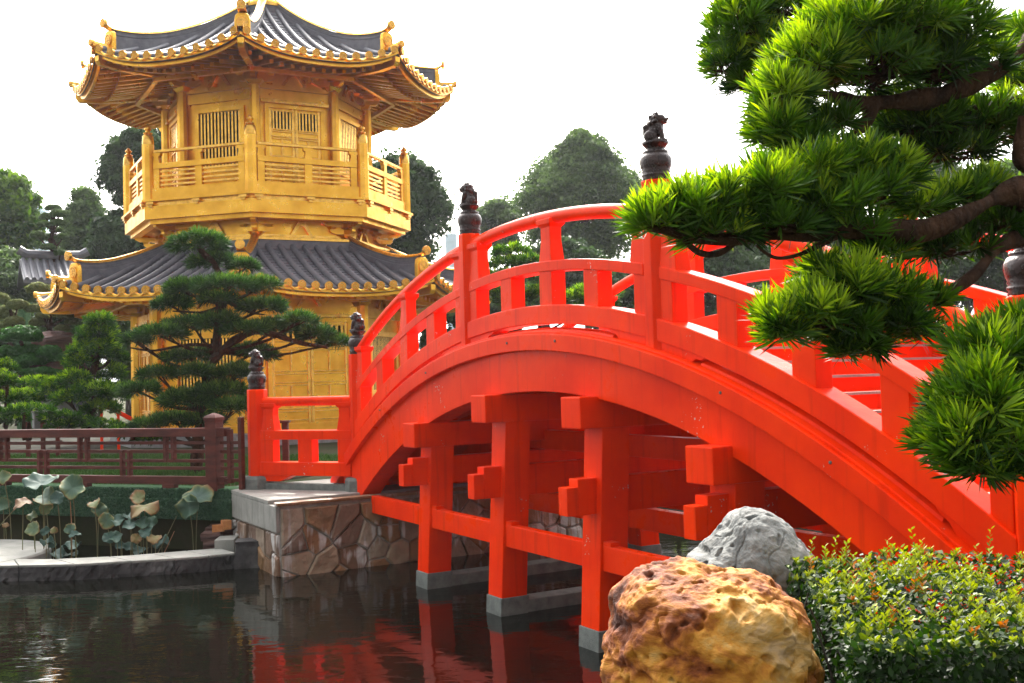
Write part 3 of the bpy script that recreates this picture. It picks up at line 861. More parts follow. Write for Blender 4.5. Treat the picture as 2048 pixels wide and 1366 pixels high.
# ---- brackets at the columns
def bracket(k, R, z, s, outer=0.75):
    p = crn(k, R, z); t = PH + k * pi / 4
    Nn = Vector((sin(t), -cos(t), 0)); T = Vector((cos(t), sin(t), 0))
    m_ = MB()
    def flare(c, w0, w1, h):
        P = [c + T * a * w0 + Nn * b * w0 for a, b in ((-1, -1), (1, -1), (1, 1), (-1, 1))] + [c + T * a * w1 + Nn * b * w1 + BZ * h for a, b in ((-1, -1), (1, -1), (1, 1), (-1, 1))]
        m_.hexa(P)
    flare(p, 0.15 * s, 0.22 * s, 0.10 * s)
    for kk in (k, k - 1):      # arms along both walls
        Tk, Nk = fr(kk); sg = 1 if kk == k else -1
        D = Tk * sg
        q = crn(k, R, z + 0.115 * s)
        m_.sweep([[q + D * x + Nk * y + BZ * zz for y, zz in ((-0.06, zb), (0.06, zb), (0.06, 0.15 * s), (-0.06, 0.15 * s))] for x, zb in ((0, 0), (0.30 * s, 0), (0.42 * s, 0.03), (0.50 * s, 0.09 * s))])
        flare(q + D * 0.42 * s + BZ * 0.152 * s, 0.07 * s, 0.11 * s, 0.08 * s)
        m_.sweep([[q + D * x + Nk * y + BZ * zz for y, zz in ((-0.05, zb), (0.05, zb), (0.05, 0.36 * s), (-0.05, 0.36 * s))] for x, zb in ((0, 0.24 * s), (0.55 * s, 0.24 * s), (0.66 * s, 0.27 * s), (0.72 * s, 0.33 * s))])
    q = p + BZ * 0.115 * s
    for j, (ln, h) in enumerate(((outer * 0.6, 0.0), (outer, 0.20))):
        m_.sweep([[q + Nn * x + T * y + BZ * zz for y, zz in ((-0.06, zb), (0.06, zb), (0.06, (h + 0.13) * s), (-0.06, (h + 0.13) * s))] for x, zb in ((0.0, h * s), (ln * s * 0.8, h * s), (ln * s, (h + 0.07) * s))])
        flare(q + Nn * ln * s * 0.85 + BZ * (h + 0.132) * s, 0.07 * s, 0.11 * s, 0.07 * s)
    m_.build('bracket_set', M['gold'], pav)
for k in range(8):
    bracket(k, 3.32, 4.05, 0.85); bracket(k, 2.47, 9.36, 0.95); bracket(k, 2.84, 5.72, 0.78, 0.7)
for k in range(8):   # mid-face struts
    for (ap, z, h) in ((3.30 * CA, 4.04, 0.34), (2.45 * CA, 9.42, 0.34), (2.80 * CA, 5.72, 0.36)):
        T, Nk = fr(k); m_ = MB(); c = PC + Nk * ap + BZ * z
        m_.poly([c + T * x + BZ * y for x, y in ((-.30, 0), (-.22, 0), (-.05, h * .7), (.05, h * .7), (.22, 0), (.30, 0), (.08, h), (-.08, h))][::-1], Nk * 0.07)
        m_.build('face_strut', M['gold2'], pav)

# ---- roofs
def flower(mb, c, N_, T, r, base=None):
    """gilt eave disc with a rosette"""
    Upv = N_.cross(T).normalized()
    ax = N_
    vs = []
    n = 14
    def rg(rr, h): return [c + ax * h + (T * cos(2 * pi * i / n) + Upv * sin(2 * pi * i / n)) * rr for i in range(n)]
    (base or mb).sweep([rg(r * .97, -0.05), rg(r * .97, 0.004)])
    q = [rg(r, -0.02), rg(r, 0.02), rg(r * 0.84, 0.022), rg(r * 0.80, 0.005)]
    nn_ = len(q[0]); vs = [p for s_ in q for p in s_]
    mb.add(vs, [(i * nn_ + k, i * nn_ + (k + 1) % nn_, (i + 1) * nn_ + (k + 1) % nn_, (i + 1) * nn_ + k) for i in range(3) for k in range(nn_)])
    for i in range(8):
        t = 2 * pi * i / 8
        d = T * cos(t) + Upv * sin(t); e = T * -sin(t) + Upv * cos(t)
        P = [c + d * r * .18 + ax * .008, c + d * r * .5 + e * r * .17 + ax * .008, c + d * r * .76 + ax * .008, c + d * r * .5 - e * r * .17 + ax * .008]
        Q = [p_ + ax * .014 for p_ in P]
        mb.hexa(P + Q)
    mb.sweep([[c + ax * h + (T * cos(2 * pi * i / 8) + Upv * sin(2 * pi * i / 8)) * rr for i in range(8)] for rr, h in ((r * .17, 0.006), (r * .14, 0.026))])

def make_roof(pname, R_out, R_in, z_out, z_in, lift, g, spacing, rr, wallR, soff_z, disc_r, plaque):
    root = MB(); ao, ai = R_out * CA, R_in * CA
    ho = R_out * SA
    def hl(a): return a / CA * SA
    def zf(a, l):
        t = (ao - a) / (ao - ai)
        return z_out + (z_in - z_out) * (g * t + (1 - g) * t * t) + lift * (min(abs(l) / hl(a), 1.2)) ** 2.6 * (1 - t) ** 1.8
    # base part: hidden sarking so the roof is one part with sub-parts
    mb = MB()
    for k in range(8):
        T, N_ = fr(k)
        for i in range(10):
            for j in range(8):
                pass
    roof = None
    for k in range(8):
        T, N_ = fr(k)
        nt_, nl = 12, 12
        vs, fs = [], []
        for i in range(nt_ + 1):
            a = ai + (ao - ai) * i / nt_
            for j in range(nl + 1):
                l = hl(a) * (2 * j / nl - 1)
                vs.append(PC + N_ * a + T * l + BZ * (zf(a, l) - 0.03))
        for i in range(nt_):
            for j in range(nl):
                q = i * (nl + 1) + j; fs.append((q, q + 1, q + nl + 2, q + nl + 1))
        nb = len(vs)
        vs += [v_ - BZ * 0.10 for v_ in vs]
        fs += [tuple(reversed([x + nb for x in f])) for f in fs[:nt_ * nl]]
        for j in range(nl):
            q = nt_ * (nl + 1) + j; fs.append((q, q + 1, q + 1 + nb, q + nb))
        mb = MB(); mb.add(vs, fs)
        # pan tile courses between ribs
        nrib = int(round(2 * (ho - 0.12) / spacing)); sp = 2 * (ho - 0.12) / nrib
        for r_ in range(nrib + 1):
            l = -ho + 0.12 + sp * r_
            a_top = max(ai, abs(l) / SA * CA + 0.12)
            if a_top > ao - 0.1: a_top = ao - 0.10
            m_ = 12; path = [PC + N_ * (ao + 0.05 - (ao + 0.05 - a_top) * i / m_) + T * l + BZ * (zf(min(ao, ao + 0.05 - (ao + 0.05 - a_top) * i / m_), l) + 0.015) for i in range(m_ + 1)]
            mb.tube(path, rr, 10, up=tuple(N_))
            # courses
            lc = l + sp / 2
            if r_ < nrib:
                nc = int((ao - ai) / 0.16)
                for c in range(nc):
                    a = ao - 0.04 - 0.16 * c
                    if abs(lc) + sp * 0.3 > hl(a): break
                    p = PC + N_ * a + T * lc + BZ * (zf(a, lc) + 0.006)
                    P = [p + T * x * sp * 0.32 + N_ * y + BZ * zz for x, y, zz in ((-1, 0.03, -0.05), (1, 0.03, -0.05), (1, -0.13, -0.0), (-1, -0.13, -0.0))]
                    mb.hexa(P + [q + BZ * 0.024 for q in P])
        slope = mb.build('roof_slope' , M['tile'], pav, smooth=False)
        slope.data.polygons.foreach_set('use_smooth', [True] * len(slope.data.polygons))
        try: slope.data.set_sharp_from_angle(angle=math.radians(40))
        except Exception: pass
        # gilt eave trim: drip tiles and discs
        mb = MB(); mbb = MB()
        for r_ in range(nrib + 1):
            l = -ho + 0.12 + sp * r_
            p = PC + N_ * (ao + 0.06) + T * l + BZ * (zf(ao, l) + 0.015)
            flower(mb, p, N_, T, disc_r, mbb)
            if r_ < nrib:
                # scalloped drip tile
                secs = []
                for q in range(7):
                    x = l + sp * (0.14 + 0.72 * q / 6); dz = -0.055 * sin(pi * q / 6)
                    c = PC + N_ * (ao + 0.045) + T * x + BZ * (zf(ao, x) - 0.02 + dz)
                    secs.append([c + N_ * 0 + BZ * 0.016, c + N_ * 0.02 + BZ * 0.0, c + N_ * 0.02 - BZ * 0.032, c - BZ * 0.032])
                mb.sweep(secs)
        nf = len(mb.f); mb.add(mbb.v, mbb.f)
        et = mb.build('eave_trim', M['gold2'], slope, smooth='auto', fix=False)
        add_slot(et, M['goldshade'], [0] * nf + [1] * (len(mb.f) - nf))  # backing discs in the darker gold paint the recess shade behind the petals
        # fascia board, mitred
        mb = MB()
        for (dz0, dz1, o0, o1, inset) in ((-0.120, -0.060, -0.03, 0.02, 0), (-0.205, -0.123, -0.13, -0.07, 0.06)):
            secs = []
            for q in range(17):
                f_ = 2 * q / 16 - 1
                pts = []
                for (oo, dz) in ((o0, dz0), (o1, dz0), (o1, dz1), (o0, dz1)):
                    a = ao + oo - 0.01; l = hl(a) * f_
                    pts.append(PC + N_ * a + T * l + BZ * (zf(ao, ho * f_) + dz))
                secs.append(pts)
            mb.sweep(secs)
        mb.build('fascia_board', M['gold'], slope)
        # soffit and two tiers of rafters
        aw = wallR * CA
        def sf(a, l):
            t = (ao - a) / (ao - aw)
            return (zf(ao, l * ho / max(hl(a), .01) if a < ao else l) - 0.15) * (1 - t) + soff_z * t
        vs, fs = [], []
        for i in range(9):
            a = aw + (ao - 0.03 - aw) * i / 8
            for j in range(13):
                l = hl(a) * (2 * j / 12 - 1); vs.append(PC + N_ * a + T * l + BZ * sf(a, l))
        for i in range(8):
            for j in range(12):
                q = i * 13 + j; fs.append((q + 1, q, q + 13, q + 14))
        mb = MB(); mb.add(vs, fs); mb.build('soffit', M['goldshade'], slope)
        mb = MB(); nr = int(2 * ho / 0.235)
        for r_ in range(nr):
            l = -ho + 2 * ho * (r_ + 0.5) / nr
            for (a0, a1, w, h, dz) in ((max(aw + 0.05, abs(l) / SA * CA + 0.02), ao - 0.16, 0.036, 0.085, -0.008), (max(aw + 0.03, abs(l) / SA * CA + 0.02), ao - 0.62, 0.045, 0.09, -0.115)):
                if a1 - a0 < 0.12: continue
                secs = []
                for i in range(4):
                    a = a0 + (a1 - a0) * i / 3; z = sf(a, l) + dz
                    secs.append([PC + N_ * a + T * (l + x) + BZ * (z + y) for x, y in ((-w, -h), (w, -h), (w, 0), (-w, 0))])
                mb.sweep(secs)
        mb.build('rafters', M['gold'], slope)
        # purlin under rafters
        mb = MB(); a = aw + (ao - aw) * 0.36
        P0 = [PC + N_ * (a + o_) + T * (-hl(a)) for o_ in (0, 0.09)]; 
        secs = [[PC + N_ * (a + o_) + T * hl(a) * s_ + BZ * (sf(a, hl(a) * 0.6) - 0.24 + z_) for o_, z_ in ((-.05, -.09), (.05, -.09), (.05, .0), (-.05, .0))] for s_ in (-1, 1)]
        mb.sweep(secs); mb.build('purlin', M['gold'], slope)
    # hips
    for k in range(8):
        t = PH + k * pi / 4
        D = Vector((sin(t), -cos(t), 0)); T = Vector((cos(t), sin(t), 0))
        def hz(R): return zf(R * CA, hl(R * CA))
        Re = R_out - 0.42
        body, cap = [], []
        n = 16
        for i in range(n + 1):
            R = R_in + (Re - R_in) * i / n
            f_ = i / n
            zb = hz(R) - 0.05; rise = 0.10 * max(0, (f_ - 0.6) / 0.4) ** 2
            zt = hz(R) + 0.22 + 0.10 * f_ + rise
            c = PC + D * R
            ring_ = []
            for (x, zz) in ((-.085, zb), (.085, zb), (.085, zt - .16), (.066, zt - .155), (.066, zt - .11), (.08, zt - .105), (.08, zt - .06), (.062, zt - .055), (.062, zt - .005), (-.062, zt - .005), (-.062, zt - .055), (-.08, zt - .06), (-.08, zt - .105), (-.066, zt - .11), (-.066, zt - .155), (-.085, zt - .16)):
                ring_.append(c + T * x + BZ * zz)
            body.append(ring_)
            cap.append([c + T * (0.100 * cos(a_)) + BZ * (zt + 0.07 * sin(a_)) for a_ in [pi * j / 6 for j in range(7)]])
        # cap flares up past the end
        for (dr, dz) in ((0.08, 0.02), (0.15, 0.055), (0.20, 0.10)):
            R = Re + dr; zt = body[-1][8].z + 0.005 + dz
            cap.append([PC + D * R + T * (0.095 * cos(a_)) + BZ * (zt + 0.065 * sin(a_)) for a_ in [pi * j / 6 for j in range(7)]])
        mb = MB(); mb.sweep(body); h = mb.build('hip_ridge', M['tile'], pav)
        mb = MB(); mb.sweep(cap); mb.build('gilt_ridge_cap', M['gold2'], h, smooth='auto')
        zt = cap[-1][3].z; tip = PC + D * (Re + 0.23) + BZ * (zt - 0.045)
        mb = MB(); flower(mb, tip, D, T, 0.105); mb.build('ridge_tip_rosette', M['gold2'], h, smooth='auto')
        # plaque
        zb = hz(Re) - 0.06; zp = body[-1][8].z - 0.02; H = zp - zb
        c = PC + D * (Re + 0.002)
        w = plaque
        out = [(-w, 0), (w, 0), (w * 1.0, H * .62), (w * .86, H * .88), (w * .5, H), (-w * .5, H), (-w * .86, H * .88), (-w * 1.0, H * .62)]
        mb = MB(); mb.poly([c + T * x + BZ * (zb + y) for x, y in out], D * 0.10)
        pl = mb.build('ridge_end_plaque', M['gold'], h, bevel=0.012)
        mb = MB(); flower(mb, c + D * 0.105 + BZ * (zb + H * 0.52), D, T, w * 0.80); mb.build('rosette', M['gold2'], pl, smooth='auto')
        # small lower ridge running to the corner, with two tip discs
        mb = MB(); secs = []
        for i in range(6):
            R = Re + 0.10 + (R_out + 0.10 - Re - 0.10) * i / 5
            zt = hz(min(R, R_out)) + 0.05 + 0.05 * (i / 5) ** 2
            secs.append([PC + D * R + T * x + BZ * (zt + y) for x, y in ((-.07, -.08), (.07, -.08), (.075, .0), (.05, .05), (0, .07), (-.05, .05), (-.075, .0))])
        mb.sweep(secs); mb.build('corner_ridge', M['gold2'], h, smooth='auto')
        mb = MB(); flower(mb, PC + D * (R_out + 0.12) + BZ * (secs[-1][0].z + 0.07), D, T, disc_r * .95); mb.build('corner_rosette', M['gold2'], h, smooth='auto')
        # hip rafter
        mb = MB(); secs = []
        zc = hz(R_out) - 0.20
        for (R, z0, z1) in ((wallR, soff_z - 0.32, soff_z - 0.10), (wallR + (R_out - wallR) * 0.75, zc - 0.22, zc - 0.02), (R_out - 0.08, zc - 0.19, zc + 0.02), (R_out - 0.02, zc - 0.10, zc + 0.02)):
            secs.append([PC + D * R + T * x + BZ * y for x, y in ((-.075, z0), (.075, z0), (.075, z1), (-.075, z1))])
        mb.sweep(secs); mb.build('hip_rafter', M['gold'], pav, bevel=0.006)
    return zf

make_roof('lower_roof', 5.75, 2.97, 4.30, 5.50, 0.27, 0.72, 0.305, 0.066, 3.25, 4.62, 0.092, 0.185)
make_roof('upper_roof', 4.81, 0.52, 9.60, 11.88, 0.36, 0.50, 0.300, 0.060, 2.42, 9.96, 0.088, 0.17)
mb = MB(); ring(mb, 2.75, 3.10, 5.36, 5.60); mb.build('roof_top_ridge', M['tile'], pav, fix=False)
mb = MB(); ring(mb, 2.75, 3.14, 5.603, 5.66); mb.build('gilt_roof_band', M['gold2'], pav, fix=False)
mb = MB(); ring(mb, 0.0, 0.62, 11.72, 11.95); mb.build('top_ring', M['tile'], pav, fix=False)
mb = MB(); ring(mb, 0.0, 0.66, 11.95, 12.03); mb.build('gilt_top_band', M['gold2'], pav, fix=False)
mb = MB(); mb.lathe([(0.5, 12.0), (0.5, 12.1), (0.36, 12.2), (0.22, 12.35), (0.30, 12.5), (0.34, 12.7), (0.2, 12.95), (0.1, 13.1), (0.13, 13.25), (0.03, 13.6)], (PC.x, PC.y, 0), 20)
mb.build('spire', M['gold2'], pav, smooth=True)
# ---- neck, balcony
ringp('neck_wall', M['gold'], 2.60, 2.80, 5.30, 6.20)
ringp('neck_band', M['gold2'], 2.80, 2.88, 5.70, 5.76)
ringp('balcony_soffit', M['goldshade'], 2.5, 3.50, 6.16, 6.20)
ringp('balcony_beam', M['gold'], 3.28, 3.50, 6.06, 6.16)
ringp('balcony_fascia', M['gold'], 3.45, 3.64, 6.16, 6.46)
ringp('balcony_ledge', M['gold2'], 3.42, 3.60, 6.462, 6.56)
ringp('balcony_ledge', M['gold'], 3.42, 3.72, 6.562, 6.615)
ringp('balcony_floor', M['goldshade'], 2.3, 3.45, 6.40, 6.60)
ringp('balcony_base_board', M['gold'], 3.44, 3.58, 6.617, 6.88)
for k in range(8):
    T, N_ = fr(k); ap = 3.60 * CA
    for l in (-1.22, 0, 1.22):
        m_ = MB(); fb(m_, k, ap, (l - 0.10, l + 0.10), (6.49, 6.558), (0.0, 0.10)); fb(m_, k, ap, (l - 0.05, l + 0.05), (6.43, 6.489), (0.0, 0.08))
        m_.build('ledge_block', M['gold2'], pav, bevel=0.006)
    # railing on this face
    ap = 3.50 * CA; hw = 3.50 * SA - 0.14
    m_ = MB(); fb(m_, k, ap, (-hw, hw), (7.72, 7.79), (-0.05, 0.05)); tr = m_.build('balcony_rail', M['gold2'], pav, bevel=0.01)
    m_ = MB(); fb(m_, k, ap, (-hw, hw), (7.34, 7.47), (-0.06, 0.06)); m_.build('balcony_middle_rail', M['gold'], pav, bevel=0.006)
    for l0, l1 in ((-hw, -hw + 0.16), (-0.09, 0.09), (hw - 0.16, hw)):
        m_ = MB(); fb(m_, k, ap, (l0, l1), (6.882, 7.339), (-0.05, 0.05)); m_.build('balcony_baluster', M['gold'], pav, bevel=0.006)
        c = (l0 + l1) / 2
        m_ = MB()
        Pc = PC + N_ * ap + T * c
        m_.sweep([[Pc + T * x * w + N_ * y * 0.05 + BZ * z for x, y in ((-1, -1), (1, -1), (1, 1), (-1, 1))] for z, w in ((7.471, .09), (7.58, .065), (7.64, .065), (7.66, .11), (7.719, .115))])
        m_.build('balcony_strut', M['gold'], pav)
    m_ = MB()
    for j in range(4):
        z = 6.94 + 0.105 * j
        fb(m_, k, ap, (-hw + 0.16, -0.09), (z, z + 0.045), (-0.02, 0.02)); fb(m_, k, ap, (0.09, hw - 0.16), (z, z + 0.045), (-0.02, 0.02))
    m_.build('balcony_slats', M['gold2'], pav)
    p = crn(k, 3.52, 0)
    m_ = MB(); m_.lathe([(0.145, 6.62), (0.14, 7.93)], (p.x, p.y, 0), 8, rot=pi / 8 + PH); po = m_.build('balcony_post', M['gold'], pav)
    m_ = MB(); m_.lathe([(0.13, 7.93), (0.135, 7.96), (0.125, 8.12), (0.10, 8.16), (0.07, 8.17), (0.10, 8.19), (0.105, 8.21), (0.06, 8.23), (0.05, 8.26), (0.085, 8.29), (0.08, 8.32), (0.04, 8.34), (0.05, 8.355), (0.03, 8.37), (0.0, 8.40)], (p.x, p.y, 0), 14)
    m_.build('post_finial', M['gold2'], po, smooth='auto')
# ================================================================ WATER, LAND
def slab(name, pts, z1, z0, m, kind='structure', label=None):
    mb = MB(); mb.poly([(x, y, z0) for x, y in pts], (0, 0, z1 - z0))
    o = mb.build(name, m); return tag(o, kind=kind) if kind else o
mb = MB(); mb.poly([(-90, -12, -0.02), (90, -12, -0.02), (90, 32, -0.02), (-90, 32, -0.02)], (0, 0, 0.02))
tag(mb.build('water', M['water']), kind='structure')
FRp = at(430, 975, 14.6); FLp = at(0, 972, 16.06)
fd = (FRp - FLp); fd.z = 0; fd.normalize(); fnr = Vector((fd.y, -fd.x, 0))     # toward the pond
fo = Vector((FRp.x, FRp.y, 0))
b1, b2 = B(-4.0, -0.98, 0), B(-4.0, 4.1, 0)
pl0 = fo - fnr * 0.30 + fd * 0.25; pl1 = fo - fd * 40 - fnr * 0.30
slab('ground', [(pl1.x, pl1.y), (pl0.x, pl0.y), (b1.x + .02, b1.y), (b2.x, b2.y), (2, 19.2), (8, 20.2), (20, 19.6), (95, 22), (95, 230), (-95, 230), (-95, 31)], 0.87, -1.0, M['soil'])
c1, c2 = B(6.75, -0.95, 0), B(6.75, 4.2, 0)
slab('near_bank', [(-4, -8), (-4, 1.2), (0.2, 2.8), (0.36, 4.55), (0.95, 5.3), (c1.x, c1.y), (c2.x, c2.y), (34, 12), (34, -8)], 0.74, -1.0, M['soil'])
slab('pond_bed', [(-90, -12), (90, -12), (90, 32), (-90, 32)], -1.0, -1.2, M['soil'])
slab('paving', [(-14, 25.2), (-9.6, 24.6), (-9.4, 31), (-15, 31)], 0.876, 0.86, M['path'])

# ---- irregular stone facing
def clip(poly, p, n):
    out = []
    for i in range(len(poly)):
        a, b = poly[i], poly[(i + 1) % len(poly)]
        da = (a[0] - p[0]) * n[0] + (a[1] - p[1]) * n[1]; db = (b[0] - p[0]) * n[0] + (b[1] - p[1]) * n[1]
        if da <= 0: out.append(a)
        if (da < 0) != (db < 0) and abs(da - db) > 1e-9:
            t = da / (da - db); out.append((a[0] + (b[0] - a[0]) * t, a[1] + (b[1] - a[1]) * t))
    return out
def inset(poly, d):
    cx = sum(p[0] for p in poly) / len(poly); cy = sum(p[1] for p in poly) / len(poly)
    res = poly
    for i in range(len(poly)):
        a, b = poly[i], poly[(i + 1) % len(poly)]
        nx, ny = b[1] - a[1], a[0] - b[0]; L_ = math.hypot(nx, ny)
        if L_ < 1e-6: continue
        nx /= L_; ny /= L_
        if (cx - a[0]) * nx + (cy - a[1]) * ny > 0: nx, ny = -nx, -ny
        res = clip(res, (a[0] - nx * d, a[1] - ny * d), (nx, ny))
        if len(res) < 3: return []
    return res
def facing(mb, o, X, N_, W, z0, z1, cell, seed, gap=0.012):
    r = random.Random(seed); sites = []
    ny = max(1, int((z1 - z0) / (cell * .8))); nx = max(1, int(W / cell))
    for j in range(ny):
        for i in range(nx):
            sites.append(((i + 0.5 + r.uniform(-.42, .42)) * W / nx, z0 + (j + 0.5 + r.uniform(-.42, .42)) * (z1 - z0) / ny))
    for i, s_ in enumerate(sites):
        poly = [(0, z0), (W, z0), (W, z1), (0, z1)]
        for j, q in enumerate(sites):
            if i == j: continue
            n = (q[0] - s_[0], q[1] - s_[1]); poly = clip(poly, ((s_[0] + q[0]) / 2, (s_[1] + q[1]) / 2), n)
            if len(poly) < 3: break
        if len(poly) < 3: continue
        poly = inset(poly, gap)
        if len(poly) < 3: continue
        t = r.random(); dd = r.uniform(0.02, 0.06)
        mb.cur = t
        pin = inset(poly, 0.018)
        P = [o + X * a + BZ * b for a, b in poly]
        if len(pin) == len(poly):
            Q = [o + X * a + BZ * b + N_ * dd for a, b in pin]; R_ = [p + N_ * (dd - .016) for p in P]
            mb.sweep([P, R_, Q])
        else: mb.poly(P, N_ * dd)

ab = thing('stone_abutment', 'brown irregular stone abutment with pale paved top under the left bridge end', 'abutment', B(-2.9, 1.5, 0))
m_ = MB(); m_.fbox(BO, BU, BV, BZ, (-4.15, -1.75), (-1.05, 4.2), (-0.9, 0.83)); m_.build('mortar_core', M['mortar'], ab)
m_ = MB(); m_.t = []
facing(m_, B(-1.75, -1.05, 0), BV, BU, 5.2, -0.25, 0.80, 0.31, 4, 0.009)
facing(m_, B(-4.15, -1.05, 0), BU, -BV, 2.40, -0.25, 0.50, 0.27, 9)
m_.build('stone_facing', M['masonry'], ab)
m_ = MB()
for i in range(10):
    m_.fbox(BO, BU, BV, BZ, (-4.15 + i * 0.24 + 0.004, -4.15 + (i + 1) * 0.24 - 0.004), (-1.10, -1.052), (0.52, 0.826))
m_.build('pale_edge_slabs', M['concrete'], ab, bevel=0.006)
m_ = MB(); m_.fbox(BO, BU, BV, BZ, (-1.86, -1.70), (-1.09, 4.2), (0.831, 0.868)); m_.build('edge_stones', M['masonry'], ab, bevel=0.008)
for i in range(5):
    for j in range(5):
        m_ = MB(); m_.fbox(BO, BU, BV, BZ, (-4.17 + i * 0.424, -4.17 + (i + 1) * 0.424 - 0.006), (-1.10 + j * 0.75, -1.10 + (j + 1) * 0.75 - 0.006), (0.832, 0.875))
        m_.build('paving_slab', M['concrete'], ab, bevel=0.004)
ab2 = thing('bank_wall', 'dark stone retaining wall under the right bridge end', 'wall', B(6.8, 1.5, 0))
m_ = MB(); m_.fbox(BO, BU, BV, BZ, (6.60, 6.74), (-1.0, 4.2), (-0.9, 0.80)); m_.build('mortar_core', M['plaster'], ab2)
m_ = MB(); m_.t = []; facing(m_, B(6.60, -1.0, 0), BV, -BU, 5.2, -0.2, 0.78, 0.36, 21); m_.build('stone_facing', M['masonry'], ab2)

# ---- kerb round the lotus pond
kf = [onz(x, y, 0) for x, y in ((-420, 1140), (-200, 1156), (0, 1163), (150, 1160), (300, 1151), (400, 1144), (472, 1136))]
kb = [onz(x, y, 0.19) for x, y in ((-420, 1092), (-200, 1108), (0, 1118), (110, 1118), (254, 1111), (350, 1103), (440, 1096))]
kerb = thing('stone_kerb', 'low curved rough grey stone kerb in front of the lotus leaves', 'kerb', kf[3])
secs = []
for i in range(len(kf) - 1):
    for q in range(8):
        t = q / 8; secs.append((kf[i].lerp(kf[i + 1], t), kb[i].lerp(kb[i + 1], t)))
secs.append((kf[-1], kb[-1]))
step_ = 6
for s0 in range(0, len(secs) - 1, step_):
    S, S2 = [], []
    idx = [s0 + .06] + list(range(s0 + 1, min(s0 + step_, len(secs) - 1))) + [min(s0 + step_, len(secs) - 1) - .06]
    for ii in idx:
        for sub in (0, .5):
            if sub and ii == idx[-1]: continue
            x = ii + sub if ii != idx[0] else ii + sub * .9
            i0 = min(int(x), len(secs) - 2); t = x - i0
            a = secs[i0][0].lerp(secs[i0 + 1][0], t); b_ = secs[i0][1].lerp(secs[i0 + 1][1], t)
            a.z = 0; b_.z = 0; d = (a - b_).normalized(); ring_ = []
            for j in range(12):
                z = -0.5 + 0.66 * j / 11; w = 0.055 * noise.noise(Vector((x * 1.9, j * .8, 3))) + .02 * noise.noise(Vector((x * 6, j * 2.3, 9)))
                ring_.append(a + d * w + BZ * z)
            S.append(ring_ + [b_ + BZ * 0.16, b_ - BZ * 0.5])
            w = .02 * noise.noise(Vector((x * 3, 1, 5)))
            S2.append([a + d * w + BZ * .161, a + d * w + BZ * .192, b_ + BZ * .192, b_ + BZ * .161])
    m_ = MB(); m_.sweep(S); ks_ = m_.build('kerb_stone', M['rough'], kerb)
    m_ = MB(); m_.sweep(S2); m_.build('coping', M['concrete'], ks_, bevel=0.008)
pd = MB(); pd.lathe([(1.32, -0.5), (1.32, 0.175), (1.30, 0.20), (0.02, 0.201)], (-7.42, 13.95, 0), 48)
tag(pd.build('stone_disc', M['concrete'], smooth='auto'), 'round pale stone platform at the left end of the kerb', 'platform')
# blocks at the kerb end
def roughbox(name, c, d, rz, m, label, cat, amp=0.02, n=10):
    mb = MB(); vs = []; 
    import bmesh
    b = bmesh.new(); bmesh.ops.create_cube(b, size=1.0); bmesh.ops.subdivide_edges(b, edges=b.edges, cuts=n, use_grid_fill=True)
    me = bpy.data.meshes.new(name)
    for v in b.verts:
        p = Vector((v.co.x * d[0], v.co.y * d[1], v.co.z * d[2]))
        q = p + Vector(c)
        k = 0 if v.co.z > 0.49 else 1
        p += Vector((noise.noise(q * 7), noise.noise(q * 7 + Vector((5, 0, 0))), noise.noise(q * 7 + Vector((0, 5, 0))) * .4)) * amp * (0.3 + 0.7 * k)
        v.co = p
    b.to_mesh(me); b.free(); me.materials.append(m)
    o = bpy.data.objects.new(name, me); COL.objects.link(o); o.location = c; o.rotation_euler[2] = rz
    return tag(o, label, cat)
p = onz(495, 1137, 0)
roughbox('rough_stone_block', (p.x, p.y + 0.17, -0.04), (0.35, 0.34, 0.74), 0.15, M['rough'], 'squat rough dark grey stone block between kerb end and abutment', 'stone block', 0.035, 14)
p = at(448, 1090, 14.0)
roughbox('smooth_stone_block', (p.x + .02, p.y + .05, 0.07), (0.24, 0.4, 0.46), 0.1, M['concrete'], 'small smooth pale stone block beside the rough dark block', 'stone block', 0.004)
for (x, y, lab, w, h) in ((436, 1056, 'lower of two small orange bricks by the abutment', .155, .085), (452, 1049, 'upper of two small orange bricks by the abutment', .11, .12)):
    p = at(x, y, 14.35)
    roughbox('orange_brick', (p.x, p.y, p.z), (w, 0.12, h), 0.3 if w > .12 else .5, M['brick'], lab, 'brick', 0.003, 4)
for (x, y, lab, w, h) in ((424, 1071, 'flat brown ledge stone under the orange bricks', .24, .10), (425, 1086, 'brown ledge stone lowest below the orange bricks', .20, .10)):
    p = at(x, y, 14.35)
    roughbox('ledge_stone', (p.x, p.y, p.z), (w, 0.3, h), 0.1, M['rockery'], lab, 'stone', 0.015, 8)
p = at(436, 1085, 14.6)
roughbox('ledge_stone', (p.x + .1, p.y + .1, 0.13), (0.5, 0.4, 0.5), 0.1, M['rockery'], 'dark base stone in the corner behind the orange bricks', 'stone', 0.03, 8)

